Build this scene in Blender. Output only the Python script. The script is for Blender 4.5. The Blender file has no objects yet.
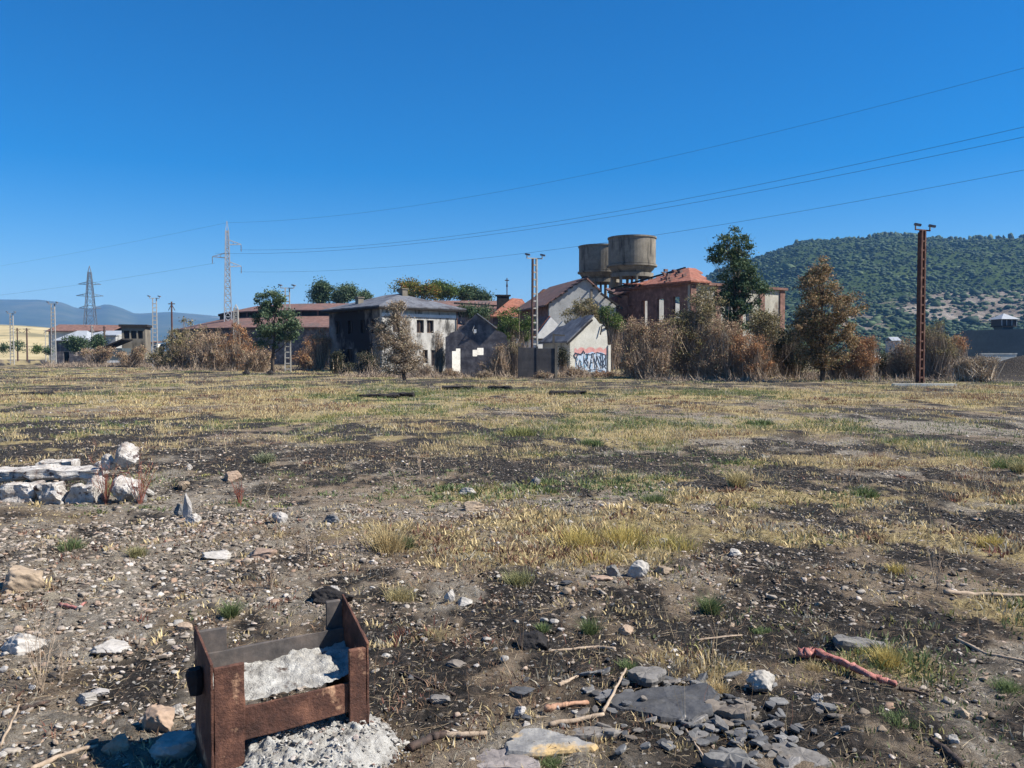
import bpy, bmesh, math, random
import numpy as np
from mathutils import Vector, Matrix
R = math.radians
random.seed(7); rng = np.random.default_rng(11)
S = bpy.context.scene

# ------------------------------------------------------------ camera, sky, sun, exposure
F = 852.0; CAMH = 1.6; PITCH = R(-1.95); HZ = 355.0
cd = bpy.data.cameras.new('camera'); cam = bpy.data.objects.new('camera', cd); S.collection.objects.link(cam)
cd.sensor_width = 36.0; cd.lens = 36.0 * F / 1024.0; cd.clip_start = 0.1; cd.clip_end = 30000
cam.location = (0, 0, CAMH); cam.rotation_euler = (R(90) + PITCH, 0, 0); S.camera = cam
SUN_AZ, SUN_EL = 98.0, 45.0
w = bpy.data.worlds.new('World'); S.world = w; w.use_nodes = True
nt = w.node_tree; bg = nt.nodes['Background']; sky = nt.nodes.new('ShaderNodeTexSky')
sky.sky_type = 'NISHITA'; sky.sun_disc = False; sky.sun_elevation = R(SUN_EL); sky.sun_rotation = R(SUN_AZ)
sky.altitude = 600; sky.air_density = 1.0; sky.dust_density = 0.3; sky.ozone_density = 4.0
hs = nt.nodes.new('ShaderNodeHueSaturation'); hs.inputs['Saturation'].default_value = 1.55; hs.inputs['Hue'].default_value = .506
nt.links.new(sky.outputs[0], hs.inputs['Color']); nt.links.new(hs.outputs[0], bg.inputs[0]); bg.inputs[1].default_value = 0.075
sl = bpy.data.lights.new('sun', 'SUN'); sl.energy = 5.0; sl.angle = R(0.53); sl.color = (1.0, 0.95, 0.87)
so = bpy.data.objects.new('sun', sl); S.collection.objects.link(so)
sd = Vector((math.sin(R(SUN_AZ)) * math.cos(R(SUN_EL)), math.cos(R(SUN_AZ)) * math.cos(R(SUN_EL)), math.sin(R(SUN_EL))))
so.rotation_euler = sd.to_track_quat('Z', 'Y').to_euler()
S.view_settings.view_transform = 'Standard'; S.view_settings.look = 'None'
S.view_settings.exposure = 0.85; S.view_settings.gamma = 1.0; S.view_settings.use_curve_mapping = False
S.render.resolution_x = 1024; S.render.resolution_y = 768
try:
    S.cycles.volume_step_rate = 4; S.cycles.volume_max_steps = 64; S.cycles.max_bounces = 6
    S.cycles.volume_bounces = 0; S.cycles.transparent_max_bounces = 8
except Exception: pass

# ------------------------------------------------------------ noise (numpy) and projection
def _hash(ix, iy, s):
    n = (ix * 374761393 + iy * 668265263 + s * 982451653) & 0xffffffff
    n = ((n ^ (n >> 13)) * 1274126177) & 0xffffffff
    return ((n ^ (n >> 16)) & 0xffff) / 65535.0
def vnoise(x, y, s=0):
    x = np.asarray(x, float); y = np.asarray(y, float)
    ix = np.floor(x).astype(np.int64); iy = np.floor(y).astype(np.int64)
    fx = x - ix; fy = y - iy; fx = fx*fx*(3-2*fx); fy = fy*fy*(3-2*fy)
    a = _hash(ix, iy, s); b = _hash(ix+1, iy, s); c = _hash(ix, iy+1, s); d = _hash(ix+1, iy+1, s)
    return (a*(1-fx)+b*fx)*(1-fy) + (c*(1-fx)+d*fx)*fy
def fbm(x, y, s=0, o=4, g=0.5):
    t = 0; a = 1; n = 0
    for k in range(o):
        t = t + a*vnoise(x*2**k+k*17.3, y*2**k-k*9.1, s+k*31); n += a; a *= g
    return t/n
def sstep(a, b, x):
    t = np.clip((x-a)/(b-a), 0, 1); return t*t*(3-2*t)
def ray(px, py):
    cx = (px-512)/F; cy = (384-py)/F
    return Vector((cx, math.cos(PITCH)-cy*math.sin(PITCH), math.sin(PITCH)+cy*math.cos(PITCH)))
def at(px, py, Y):
    d = ray(px, py); s = Y/d.y; return Vector((d.x*s, Y, CAMH+d.z*s))
def hit(px, py, z=0.0):
    d = ray(px, py); s = (z-CAMH)/d.z; return Vector((d.x*s, d.y*s, z))

def gz(x, y):
    """height of the waste ground"""
    x = np.asarray(x, float); y = np.asarray(y, float)
    r = np.hypot(x, y)
    big = (fbm(x*0.16, y*0.16, 3, 3)-0.5)*0.16*sstep(2, 9, r)
    mid = (fbm(x*0.9, y*0.9, 5, 3)-0.5)*0.09
    sm = (fbm(x*6, y*6, 9, 3)-0.5)*0.05*(1-sstep(14, 30, r))
    far = 1-sstep(120, 200, r)
    z = (big+mid+sm)*far
    m = 1.55*np.exp(-((np.maximum(abs(x-38)-3, 0)/3.0)**2+((y-58)/2.6)**2))          # dark earth bank, right
    m2 = 1.5*np.exp(-(((x+59)/6.5)**2+((y-128)/4)**2))          # brown mound, left
    return z+m+m2
def ghit(px, py):
    p = hit(px, py, 0)
    for _ in range(6): p = hit(px, py, float(gz(p.x, p.y)))
    return p

# patch maps painted in world space; blobs are given by their ground position
def blob(x, y, px, py, wx, wy, ang=0.0):
    """soft patch centred where (px,py) meets the ground; wx metres across, wy metres deep"""
    c = hit(px, py); dx = x-c.x; dy = y-c.y
    n = (fbm(x*1.3/max(wx,.5)*2, y*1.3/max(wx,.5)*2, int(px) % 97, 3)-0.5)*1.3
    return np.clip(1.35-np.sqrt((dx/wx)**2+(dy/wy)**2)-n, 0, 1)
def dist_noise(x, y): return fbm(x*0.55, y*0.28, 21, 4)
BURN = [(80, 440, 4.5, 4.0), (300, 463, 2.6, 1.6), (200, 430, 4, 2.5), (520, 640, 1.0, .9), (420, 690, .7, .45), (640, 600, 1.4, .5), (900, 610, .9, .7), (860, 720, .7, .35), (730, 640, .8, .3), (960, 740, .5, .3),
        (520, 470, 3, 1.2), (420, 465, 2.5, 1.3), (700, 470, 3, 1.3), (560, 600, .9, .4), (800, 560, 1.2, .5), (990, 520, 2, 1), (350, 590, .7, .5), (640, 450, 4, 1.6), (860, 480, 3, 1.2)]
BANKS = ((38, 58, 7, 3.6), (-59, 128, 7, 5))
GRAVEL = [(120, 560, 1.7, 1.4), (60, 640, 1.0, .8), (40, 730, .6, .5), (230, 520, 1.8, 1.2), (450, 600, .7, .4), (660, 575, .7, .4), (120, 505, 2.2, 1.2), (880, 445, 6, 1.0), (660, 505, 1.3, .6), (540, 400, 8, 1.4), (900, 425, 10, 2.5), (270, 600, .6, .5), (540, 745, .7, .3)]
GRASS = [(610, 530, 1.5, 1.0), (740, 540, 1.3, .55), (390, 535, .35, .35), (560, 430, 5, 3.4), (450, 400, 12, 4.5), (150, 400, 12, 5), (700, 395, 16, 4), (950, 395, 16, 4.5), (960, 545, .9, .7), (870, 540, .8, .4), (640, 480, 2, 1.2), (500, 490, 1.2, .8), (330, 410, 7, 3),
         (900, 460, 3, .9), (400, 640, .3, .2), (880, 660, .3, .2), (700, 660, .3, .2), (590, 560, .7, .35), (520, 560, .6, .4), (950, 490, 2.4, .9), (1010, 610, .4, .4), (780, 500, 2, .7)]
def masks(x, y):
    r = np.hypot(x, y)
    b = np.zeros_like(x); g = np.zeros_like(x); v = np.zeros_like(x)
    for a in BURN: b = np.maximum(b, blob(x, y, *a))
    for a in GRASS: g = np.maximum(g, blob(x, y, *a))
    for a in GRAVEL: v = np.maximum(v, blob(x, y, *a))
    n = dist_noise(x, y); n2 = fbm(x*1.7, y*1.1, 77, 4)
    f1 = fbm(x*2.6, y*2.0, 140, 4)-.5; f2 = fbm(x*7, y*6, 150, 3)-.5; f3 = sstep(.50, .60, fbm(x*.35, y*.22, 160, 4))*sstep(9, 16, r)
    b = np.clip(b*(.70+.40*(1-sstep(6, 11, r))) + sstep(.46, .66, n2)*.6 - g*.45 - v*.3 + f1*3.4*(.2+b) + f2*1.8*(.1+b) + f3*.55 + (fbm(x*1.3, y*.5, 170, 4)-.5)*1.2, 0, 1)
    g = np.clip(g*.9 + f1*1.2*g + .25*sstep(.02, .12, f1) - f3*.7*np.clip(.5+f2*4, 0, 1), 0, 1)
    for bx, by, wx, wy in BANKS: q = np.exp(-(((x-bx)/wx)**2+((y-by)/wy)**2)); b = np.clip(b+q*2.2, 0, 1); g = g*(1-.97*sstep(.05, .4, q))
    base_g = sstep(.42, .60, n)*sstep(6, 17, r)*.9 + sstep(17, 34, r)*.35
    g = np.clip(np.maximum(g, base_g)*(1-.75*np.clip(b, 0, 1)) , 0, 1)
    v = np.clip(v*.75 + sstep(.50, .68, fbm(x*.8, y*.5, 55, 3))*.6 - g*.4 - f1*1.3 + f2*.8*v, 0, 1)
    for bx, by, wx, wy in BANKS: v = v*(1-.95*np.exp(-(((x-bx)/wx)**2+((y-by)/wy)**2))**.3)
    return b, g, v

# ------------------------------------------------------------ object helpers
col = S.collection
def tag(o, label=None, cat=None, group=None, kind=None):
    if label: o['label'] = label
    if cat: o['category'] = cat
    if group: o['group'] = group
    if kind: o['kind'] = kind
    return o
def empty(name, loc=(0, 0, 0), rz=0.0, label=None, cat=None, group=None):
    o = bpy.data.objects.new(name, None); col.objects.link(o); o.location = loc; o.rotation_euler = (0, 0, rz)
    o.empty_display_size = 0.2
    return tag(o, label, cat, group)
def npmesh(name, V, Fc, mat, parent=None, loc=None, smooth=False, colr=None, rz=0.0):
    """V (n,3); Fc (m,k) with constant k"""
    V = np.asarray(V, np.float32); Fc = np.asarray(Fc, np.int32)
    me = bpy.data.meshes.new(name); n, k = len(Fc), Fc.shape[1]
    me.vertices.add(len(V)); me.vertices.foreach_set('co', V.ravel())
    me.loops.add(n*k); me.loops.foreach_set('vertex_index', Fc.ravel())
    me.polygons.add(n); me.polygons.foreach_set('loop_start', np.arange(0, n*k, k, dtype=np.int32))
    me.polygons.foreach_set('loop_total', np.full(n, k, np.int32))
    if smooth: me.polygons.foreach_set('use_smooth', np.ones(n, bool))
    if colr is not None:
        a = me.color_attributes.new('tint', 'FLOAT_COLOR', 'POINT')
        c = np.ones((len(V), 4), np.float32); c[:, :3] = colr; a.data.foreach_set('color', c.ravel())
    me.update(calc_edges=True); me.validate()
    if mat: me.materials.append(mat)
    o = bpy.data.objects.new(name, me); col.objects.link(o)
    if parent: o.parent = parent
    if loc is not None: o.location = loc
    o.rotation_euler = (0, 0, rz)
    return o
def copy_tree(o, parent=None):
    c = o.copy(); col.objects.link(c); c.parent = parent
    for ch in list(o.children): copy_tree(ch, c)
    return c
class MB:
    def __init__(s): s.v = []; s.f = []
    def add(s, vs, fs):
        b = len(s.v); s.v += [tuple(v) for v in vs]; s.f += [tuple(i+b for i in f) for f in fs]; return s
    def box(s, x0, x1, y0, y1, z0, z1, M=None):
        vs = [Vector(p) for p in ((x0,y0,z0),(x1,y0,z0),(x1,y1,z0),(x0,y1,z0),(x0,y0,z1),(x1,y0,z1),(x1,y1,z1),(x0,y1,z1))]
        if M: vs = [M @ v for v in vs]
        return s.add(vs, [(0,3,2,1),(4,5,6,7),(0,1,5,4),(1,2,6,5),(2,3,7,6),(3,0,4,7)])
    def bar(s, a, b, w, h=None, up=(0, 0, 1)):
        """square bar from a to b"""
        a = Vector(a); b = Vector(b); h = h or w; d = b-a; L = d.length
        if L < 1e-6: return s
        d.normalize(); u = Vector(up)
        if abs(d.dot(u)) > .98: u = Vector((0, 1, 0))
        x = d.cross(u).normalized(); z = x.cross(d)
        vs = []
        for p in (a, b):
            for sx, sz in ((-1,-1),(1,-1),(1,1),(-1,1)): vs.append(p+x*sx*w/2+z*sz*h/2)
        return s.add(vs, [(0,1,2,3),(7,6,5,4),(0,4,5,1),(1,5,6,2),(2,6,7,3),(3,7,4,0)])
    def tube(s, pts, rs, n=8, jit=0.0):
        pts = [Vector(p) for p in pts]
        if not isinstance(rs, (list, tuple)): rs = [rs]*len(pts)
        vs = []; fs = []
        for i, p in enumerate(pts):
            d = (pts[min(i+1, len(pts)-1)]-pts[max(i-1, 0)]).normalized()
            u = Vector((0, 0, 1)) if abs(d.z) < .9 else Vector((1, 0, 0))
            x = d.cross(u).normalized(); z = x.cross(d)
            for k in range(n):
                a = 2*math.pi*k/n; r = rs[i]*(1+random.uniform(-jit, jit))
                vs.append(p+x*math.cos(a)*r+z*math.sin(a)*r)
        for i in range(len(pts)-1):
            for k in range(n): fs.append((i*n+k, i*n+(k+1) % n, (i+1)*n+(k+1) % n, (i+1)*n+k))
        fs.append(tuple(range(n))[::-1]); fs.append(tuple((len(pts)-1)*n+k for k in range(n)))
        return s.add(vs, fs)
    def lathe(s, prof, n=32, c=(0, 0, 0)):
        vs = []; fs = []
        for r, z in prof:
            for k in range(n):
                a = 2*math.pi*k/n; vs.append((c[0]+r*math.cos(a), c[1]+r*math.sin(a), c[2]+z))
        for i in range(len(prof)-1):
            for k in range(n): fs.append((i*n+k, i*n+(k+1) % n, (i+1)*n+(k+1) % n, (i+1)*n+k))
        return s.add(vs, fs)
    def slab(s, pts, t):
        """polygon (top outline) given thickness t downwards"""
        n = len(pts); pts = [Vector(p) for p in pts]
        vs = pts+[p-Vector((0, 0, t)) for p in pts]
        return s.add(vs, [tuple(range(n)), tuple(range(2*n-1, n-1, -1))]+[(i, n+i, n+(i+1) % n, (i+1) % n) for i in range(n)])
    def build(s, name, mat, parent=None, loc=None, smooth=False, rz=0.0):
        me = bpy.data.meshes.new(name); me.from_pydata(s.v, [], s.f)
        bm = bmesh.new(); bm.from_mesh(me); bmesh.ops.recalc_face_normals(bm, faces=bm.faces[:]); bm.to_mesh(me); bm.free()
        if smooth: me.polygons.foreach_set('use_smooth', [True]*len(me.polygons))
        if mat: me.materials.append(mat)
        o = bpy.data.objects.new(name, me); col.objects.link(o)
        if parent: o.parent = parent
        if loc is not None: o.location = loc
        o.rotation_euler = (0, 0, rz)
        return o

# ------------------------------------------------------------ materials
def newmat(name):
    m = bpy.data.materials.new(name); m.use_nodes = True; t = m.node_tree
    return m, t, t.nodes['Principled BSDF']
def N(t, typ, **kw):
    n = t.nodes.new(typ)
    for k, v in kw.items(): setattr(n, k, v)
    return n
def coords(t, scale=(1, 1, 1), src='Object'):
    tc = N(t, 'ShaderNodeTexCoord'); mp = N(t, 'ShaderNodeMapping'); mp.inputs['Scale'].default_value = scale
    t.links.new(tc.outputs[src], mp.inputs[0]); return mp.outputs[0]
def noise(t, vec, scale, detail=5, rough=.6, w=None):
    n = N(t, 'ShaderNodeTexNoise'); n.inputs['Scale'].default_value = scale
    n.inputs['Detail'].default_value = detail; n.inputs['Roughness'].default_value = rough
    if vec is not None: t.links.new(vec, n.inputs['Vector'])
    return n.outputs['Fac']
def ramp(t, fac, stops):
    r = N(t, 'ShaderNodeValToRGB'); el = r.color_ramp.elements
    while len(el) < len(stops): el.new(0.5)
    for e, (p, c) in zip(el, stops): e.position = p; e.color = (*c, 1) if len(c) == 3 else c
    t.links.new(fac, r.inputs[0]); return r.outputs[0]
def mixc(t, fac, a, b, mode='MIX'):
    m = N(t, 'ShaderNodeMix'); m.data_type = 'RGBA'; m.blend_type = mode
    for i, v in ((0, fac), (6, a), (7, b)):
        if isinstance(v, (int, float)): m.inputs[i].default_value = v
        elif isinstance(v, tuple): m.inputs[i].default_value = (*v, 1)
        else: t.links.new(v, m.inputs[i])
    return m.outputs[2]
def bumpn(t, bsdf, h, strength=.4, dist=.02):
    b = N(t, 'ShaderNodeBump'); b.inputs['Strength'].default_value = strength; b.inputs['Distance'].default_value = dist
    t.links.new(h, b.inputs['Height']); t.links.new(b.outputs[0], bsdf.inputs['Normal'])
def surf(name, stops, scale=3.0, rough=.85, bump=.3, bdist=.02, stretch=(1, 1, 1), stain=None, stain_scale=.6, stain_lo=.52, stain_hi=.62, metallic=0, detail=6, fine=None, stain_stretch=(1, 1, 1)):
    m, t, p = newmat(name); v = coords(t, stretch)
    n = noise(t, v, scale, detail, .65); c = ramp(t, n, stops)
    if stain:
        v2 = coords(t, stain_stretch); n2 = noise(t, v2, stain_scale, 6, .65)
        k = ramp(t, n2, [(stain_lo, (0, 0, 0)), (stain_hi, (1, 1, 1))]); c = mixc(t, k, c, stain)
    nf = noise(t, v, (fine or scale*9), 4, .7)
    c = mixc(t, .35, c, ramp(t, nf, [(.25, (.45, .45, .45)), (.75, (1.35, 1.35, 1.35))]), 'MULTIPLY')
    t.links.new(c, p.inputs['Base Color']); p.inputs['Roughness'].default_value = rough; p.inputs['Metallic'].default_value = metallic
    p.inputs['Specular IOR Level'].default_value = .3
    if bump: bumpn(t, p, nf, bump, bdist)
    return m
def leafmat(name, stops, trans=.25, rough=.75):
    m, t, p = newmat(name); g = N(t, 'ShaderNodeNewGeometry')
    c = ramp(t, g.outputs['Random Per Island'], stops)
    t.links.new(c, p.inputs['Base Color']); p.inputs['Roughness'].default_value = rough; p.inputs['Specular IOR Level'].default_value = .2
    tr = N(t, 'ShaderNodeBsdfTranslucent'); t.links.new(c, tr.inputs[0]); mx = N(t, 'ShaderNodeMixShader'); mx.inputs[0].default_value = trans
    t.links.new(p.outputs[0], mx.inputs[1]); t.links.new(tr.outputs[0], mx.inputs[2]); t.links.new(mx.outputs[0], t.nodes['Material Output'].inputs[0])
    return m
def islmat(name, stops, rough=.85, bump=.3, scale=25, mottled=.5):
    """colour varies from piece to piece (per mesh island) plus mottling"""
    m, t, p = newmat(name); g = N(t, 'ShaderNodeNewGeometry'); v = coords(t)
    c = ramp(t, g.outputs['Random Per Island'], stops); nf = noise(t, v, scale, 5, .7)
    c = mixc(t, mottled, c, ramp(t, nf, [(.3, (.5, .5, .5)), (.7, (1.3, 1.3, 1.3))]), 'MULTIPLY')
    t.links.new(c, p.inputs['Base Color']); p.inputs['Roughness'].default_value = rough; p.inputs['Specular IOR Level'].default_value = .3
    bumpn(t, p, nf, bump, .004); return m
def objmat(name, stops, rough=.85, scale=18, bump=.4):
    """colour varies from object to object plus mottling"""
    m, t, p = newmat(name); g = N(t, 'ShaderNodeObjectInfo'); v = coords(t)
    c = ramp(t, g.outputs['Random'], stops); nf = noise(t, v, scale, 6, .7); nl = noise(t, v, 3, 4, .6)
    c = mixc(t, .6, c, ramp(t, nf, [(.3, (.5, .49, .47)), (.7, (1.3, 1.3, 1.3))]), 'MULTIPLY')
    c = mixc(t, .5, c, ramp(t, nl, [(.3, (.6, .57, .52)), (.7, (1.25, 1.25, 1.25))]), 'MULTIPLY')
    t.links.new(c, p.inputs['Base Color']); p.inputs['Roughness'].default_value = rough; p.inputs['Specular IOR Level'].default_value = .3
    bumpn(t, p, nf, bump, .01); return m
def vcolmat(name, trans=0.0, rough=.8):
    m, t, p = newmat(name); a = N(t, 'ShaderNodeAttribute'); a.attribute_name = 'tint'
    t.links.new(a.outputs['Color'], p.inputs['Base Color']); p.inputs['Roughness'].default_value = rough; p.inputs['Specular IOR Level'].default_value = .2
    if trans:
        tr = N(t, 'ShaderNodeBsdfTranslucent'); t.links.new(a.outputs['Color'], tr.inputs[0]); mx = N(t, 'ShaderNodeMixShader'); mx.inputs[0].default_value = trans
        t.links.new(p.outputs[0], mx.inputs[1]); t.links.new(tr.outputs[0], mx.inputs[2]); t.links.new(mx.outputs[0], t.nodes['Material Output'].inputs[0])
    return m
def ground_material():
    m, t, p = newmat('waste_ground'); v = coords(t)
    a = N(t, 'ShaderNodeAttribute'); a.attribute_name = 'tint'
    sp = N(t, 'ShaderNodeSeparateColor'); t.links.new(a.outputs['Color'], sp.inputs[0])
    n1 = noise(t, v, 2.2, 8, .7); n2 = noise(t, v, 14, 6, .75); n3 = noise(t, v, 90, 4, .8)
    soil = ramp(t, n1, [(.28, (.10, .075, .052)), (.5, (.21, .16, .11)), (.72, (.34, .27, .19))])
    char = ramp(t, n2, [(.34, (.014, .013, .012)), (.52, (.034, .030, .026)), (.72, (.15, .12, .095))])
    grav = ramp(t, n2, [(.3, (.11, .09, .07)), (.5, (.26, .225, .175)), (.7, (.45, .40, .33))])
    straw = ramp(t, n2, [(.3, (.15, .115, .06)), (.5, (.32, .25, .12)), (.7, (.50, .41, .21))])
    def thr(ch, nz, lo, hi, k=.7):
        ad = N(t, 'ShaderNodeMath', operation='MULTIPLY_ADD'); t.links.new(nz, ad.inputs[0]); ad.inputs[1].default_value = k; t.links.new(ch, ad.inputs[2])
        return ramp(t, ad.outputs[0], [(lo, (0, 0, 0)), (hi, (1, 1, 1))])
    c = mixc(t, thr(sp.outputs[2], n2, .55, 1.25), soil, grav)
    c = mixc(t, thr(sp.outputs[1], n2, .55, 1.2), c, straw)
    c = mixc(t, thr(sp.outputs[0], n2, .50, 1.0), c, char)
    vo = N(t, 'ShaderNodeTexVoronoi'); vo.inputs['Scale'].default_value = 38; t.links.new(v, vo.inputs['Vector'])
    vo2 = N(t, 'ShaderNodeTexVoronoi'); vo2.inputs['Scale'].default_value = 9; t.links.new(v, vo2.inputs['Vector'])
    cr = N(t, 'ShaderNodeSeparateColor'); t.links.new(vo.outputs['Color'], cr.inputs[0])
    spk = ramp(t, cr.outputs[0], [(.80, (0, 0, 0)), (.83, (1, 1, 1))]); core = ramp(t, vo.outputs['Distance'], [(.30, (1, 1, 1)), (.42, (0, 0, 0))])
    k = mixc(t, 1.0, spk, core, 'MULTIPLY')
    c = mixc(t, k, c, ramp(t, cr.outputs[1], [(0, (.10, .09, .08)), (.5, (.25, .22, .18)), (1, (.45, .42, .37))]))
    c = mixc(t, .55, c, ramp(t, n3, [(.3, (.45, .44, .43)), (.7, (1.45, 1.45, 1.45))]), 'MULTIPLY')
    t.links.new(c, p.inputs['Base Color']); p.inputs['Roughness'].default_value = .95; p.inputs['Specular IOR Level'].default_value = .15
    h = N(t, 'ShaderNodeMath', operation='ADD'); t.links.new(n2, h.inputs[0]); t.links.new(n3, h.inputs[1])
    bumpn(t, p, h.outputs[0], .9, .03); return m

M = {}
M['ground'] = ground_material()
M['rust'] = surf('rusty_steel', [(.3, (.04, .022, .017)), (.5, (.10, .045, .03)), (.7, (.22, .10, .06))], 9, .75, .9, .006, stain=(.46, .27, .16), stain_scale=7, stain_lo=.58, stain_hi=.66)
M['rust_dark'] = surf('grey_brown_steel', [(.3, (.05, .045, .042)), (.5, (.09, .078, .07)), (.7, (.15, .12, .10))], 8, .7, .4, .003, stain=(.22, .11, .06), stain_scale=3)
M['pole_rust'] = surf('red_rusty_pole', [(.3, (.06, .028, .022)), (.5, (.10, .045, .032)), (.7, (.18, .10, .07))], 3, .85, .3)
M['pole_grey'] = surf('weathered_concrete_pole', [(.3, (.30, .28, .25)), (.6, (.45, .43, .38)), (.8, (.55, .52, .47))], 3, .9, .3)
M['pole_brown'] = surf('brown_pole_side', [(.3, (.06, .035, .03)), (.6, (.12, .07, .055)), (.8, (.2, .12, .1))], 3, .9, .3)
M['galv'] = surf('galvanised_steel', [(.3, (.30, .32, .34)), (.7, (.5, .52, .53))], 4, .5, 0, metallic=.3)
M['pylon_blue'] = surf('dark_grey_pylon_steel', [(.3, (.10, .13, .16)), (.7, (.18, .21, .25))], 4, .6, 0)
M['wire'] = surf('dark_cable', [(.3, (.04, .045, .05)), (.7, (.07, .075, .08))], 4, .7, 0)
M['lamp'] = surf('lamp_housing', [(.3, (.10, .10, .11)), (.7, (.22, .22, .23))], 4, .6, 0)
M['plaster'] = surf('peeling_grey_plaster', [(.25, (.20, .19, .17)), (.45, (.42, .40, .36)), (.7, (.60, .58, .52))], 1.2, .92, .3, stretch=(1, 1, .45), stain=(.075, .07, .062), stain_scale=1.1, stain_lo=.50, stain_hi=.62, stain_stretch=(1, 1, .35))
M['plaster_dark'] = surf('dark_blotched_plaster', [(.25, (.06, .058, .06)), (.45, (.20, .19, .18)), (.7, (.33, .31, .28))], .6, .92, .3, stain=(.016, .015, .019), stain_scale=.22, stain_lo=.42, stain_hi=.54, stain_stretch=(1, 1, .6))  # darker plaster tone with large near-black blotches
M['soot_wall'] = surf('soot_blackened_wall', [(.25, (.045, .042, .046)), (.48, (.11, .10, .105)), (.72, (.27, .245, .23))], 1.6, .95, .4)
M['white_wall'] = surf('old_whitewash', [(.25, (.48, .47, .44)), (.5, (.68, .67, .63)), (.75, (.80, .79, .75))], 1.0, .9, .2, stain=(.3, .28, .24), stain_scale=.8, stain_lo=.62, stain_hi=.75)
M['cream_wall'] = surf('cream_render', [(.25, (.44, .42, .35)), (.5, (.60, .58, .50)), (.75, (.72, .70, .62))], .8, .9, .25, stain=(.22, .20, .16), stain_scale=.7, stain_lo=.62, stain_hi=.76, stain_stretch=(1, 1, .4))
M['render'] = surf('grey_render', [(.25, (.24, .24, .23)), (.5, (.36, .36, .34)), (.75, (.46, .45, .42))], .5, .92, .3, stain=(.13, .13, .12), stain_scale=.5, stain_lo=.58, stain_hi=.7, stain_stretch=(1, 1, .35))
M['conc'] = surf('tank_concrete', [(.25, (.11, .095, .075)), (.5, (.20, .175, .135)), (.75, (.30, .265, .205))], .5, .92, .2, stain=(.055, .05, .042), stain_scale=.8, stain_lo=.54, stain_hi=.68, stain_stretch=(1.4, 1.4, .25))
M['conc_wall'] = surf('dark_concrete_panels', [(.25, (.035, .033, .036)), (.5, (.07, .066, .066)), (.75, (.12, .11, .10))], 1.2, .92, .3)
M['brick'] = surf('red_brick', [(.3, (.10, .058, .048)), (.5, (.19, .10, .075)), (.7, (.32, .185, .14))], 1.5, .9, .3, stain=(.07, .05, .045), stain_scale=.5, stain_lo=.58, stain_hi=.72)
M['roof_tile'] = surf('clay_roof_tiles', [(.25, (.15, .055, .038)), (.5, (.29, .11, .07)), (.75, (.42, .20, .13))], 2.2, .9, .6, .06, stain=(.13, .075, .05), stain_scale=.9, stain_lo=.56, stain_hi=.68, fine=6)
M['roof_brown'] = surf('weathered_brown_tiles', [(.25, (.10, .055, .045)), (.5, (.18, .10, .08)), (.75, (.26, .16, .13))], 1.3, .9, .5, .06, stain=(.12, .09, .08), stain_scale=.35, fine=5)
M['slate_roof'] = surf('slate_roof', [(.25, (.07, .075, .085)), (.5, (.13, .135, .15)), (.75, (.22, .225, .24))], 1.5, .8, .5, .05, stain=(.07, .065, .07), stain_scale=.6, fine=7)
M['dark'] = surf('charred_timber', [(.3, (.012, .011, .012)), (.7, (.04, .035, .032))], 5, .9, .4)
M['timber'] = surf('old_brown_timber', [(.3, (.07, .045, .03)), (.7, (.16, .11, .075))], 4, .9, .4)
M['blind'] = surf('dark_window_recess', [(.3, (.015, .014, .016)), (.7, (.045, .03, .028))], 3, .5, 0)
M['shed_roof'] = surf('pale_grey_shed_roof', [(.3, (.27, .29, .31)), (.7, (.40, .42, .44))], 1, .6, .2)
M['teal_wall'] = surf('dark_grey_prison_wall', [(.3, (.055, .075, .085)), (.7, (.085, .11, .12))], .12, .9, 0, stain=(.07, .09, .08), stain_scale=.05)
M['bark'] = surf('dark_bark', [(.3, (.03, .022, .018)), (.7, (.10, .075, .055))], 6, .95, .5)
M['pale_bark'] = surf('pale_bark', [(.3, (.12, .10, .075)), (.7, (.26, .22, .17))], 6, .95, .5)
M['twig'] = islmat('dry_twigs', [(0, (.14, .10, .075)), (.5, (.33, .25, .18)), (1, (.50, .40, .29))])
M['pale_twig'] = islmat('pale_cut_twigs', [(0, (.25, .18, .12)), (.5, (.48, .38, .26)), (1, (.66, .56, .42))])
M['leaf_dark'] = leafmat('dark_green_leaves', [(0, (.022, .05, .025)), (.5, (.06, .105, .055)), (.85, (.13, .18, .09)), (1, (.22, .25, .12))])
M['leaf_conif'] = leafmat('blue_green_leaves', [(0, (.035, .07, .035)), (.6, (.10, .15, .08)), (1, (.24, .29, .16))])
M['leaf_green'] = leafmat('fresh_green_leaves', [(0, (.03, .06, .018)), (.5, (.08, .13, .03)), (1, (.20, .24, .07))])
M['leaf_autumn'] = leafmat('green_and_yellow_leaves', [(0, (.04, .06, .015)), (.4, (.12, .15, .03)), (.7, (.28, .24, .05)), (.85, (.30, .10, .03)), (1, (.35, .30, .07))])
M['leaf_brown'] = leafmat('scorched_brown_leaves', [(0, (.14, .085, .055)), (.45, (.36, .24, .15)), (.8, (.52, .38, .25)), (1, (.27, .28, .13))])
M['leaf_rust'] = leafmat('rust_orange_leaves', [(0, (.15, .07, .04)), (.5, (.36, .18, .085)), (.85, (.52, .30, .15)), (1, (.40, .32, .17))])
M['leaf_olive'] = leafmat('olive_scorched_leaves', [(0, (.07, .065, .03)), (.4, (.19, .17, .075)), (.7, (.34, .27, .14)), (.9, (.44, .34, .20)), (1, (.21, .25, .10))])
M['leaf_pale'] = leafmat('pale_dry_leaves', [(0, (.16, .12, .08)), (.5, (.34, .26, .18)), (.9, (.50, .41, .30)), (1, (.28, .28, .14))])
M['leaf_dusk'] = leafmat('very_dark_leaves', [(0, (.02, .025, .016)), (.6, (.05, .055, .032)), (1, (.12, .11, .06))])
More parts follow.
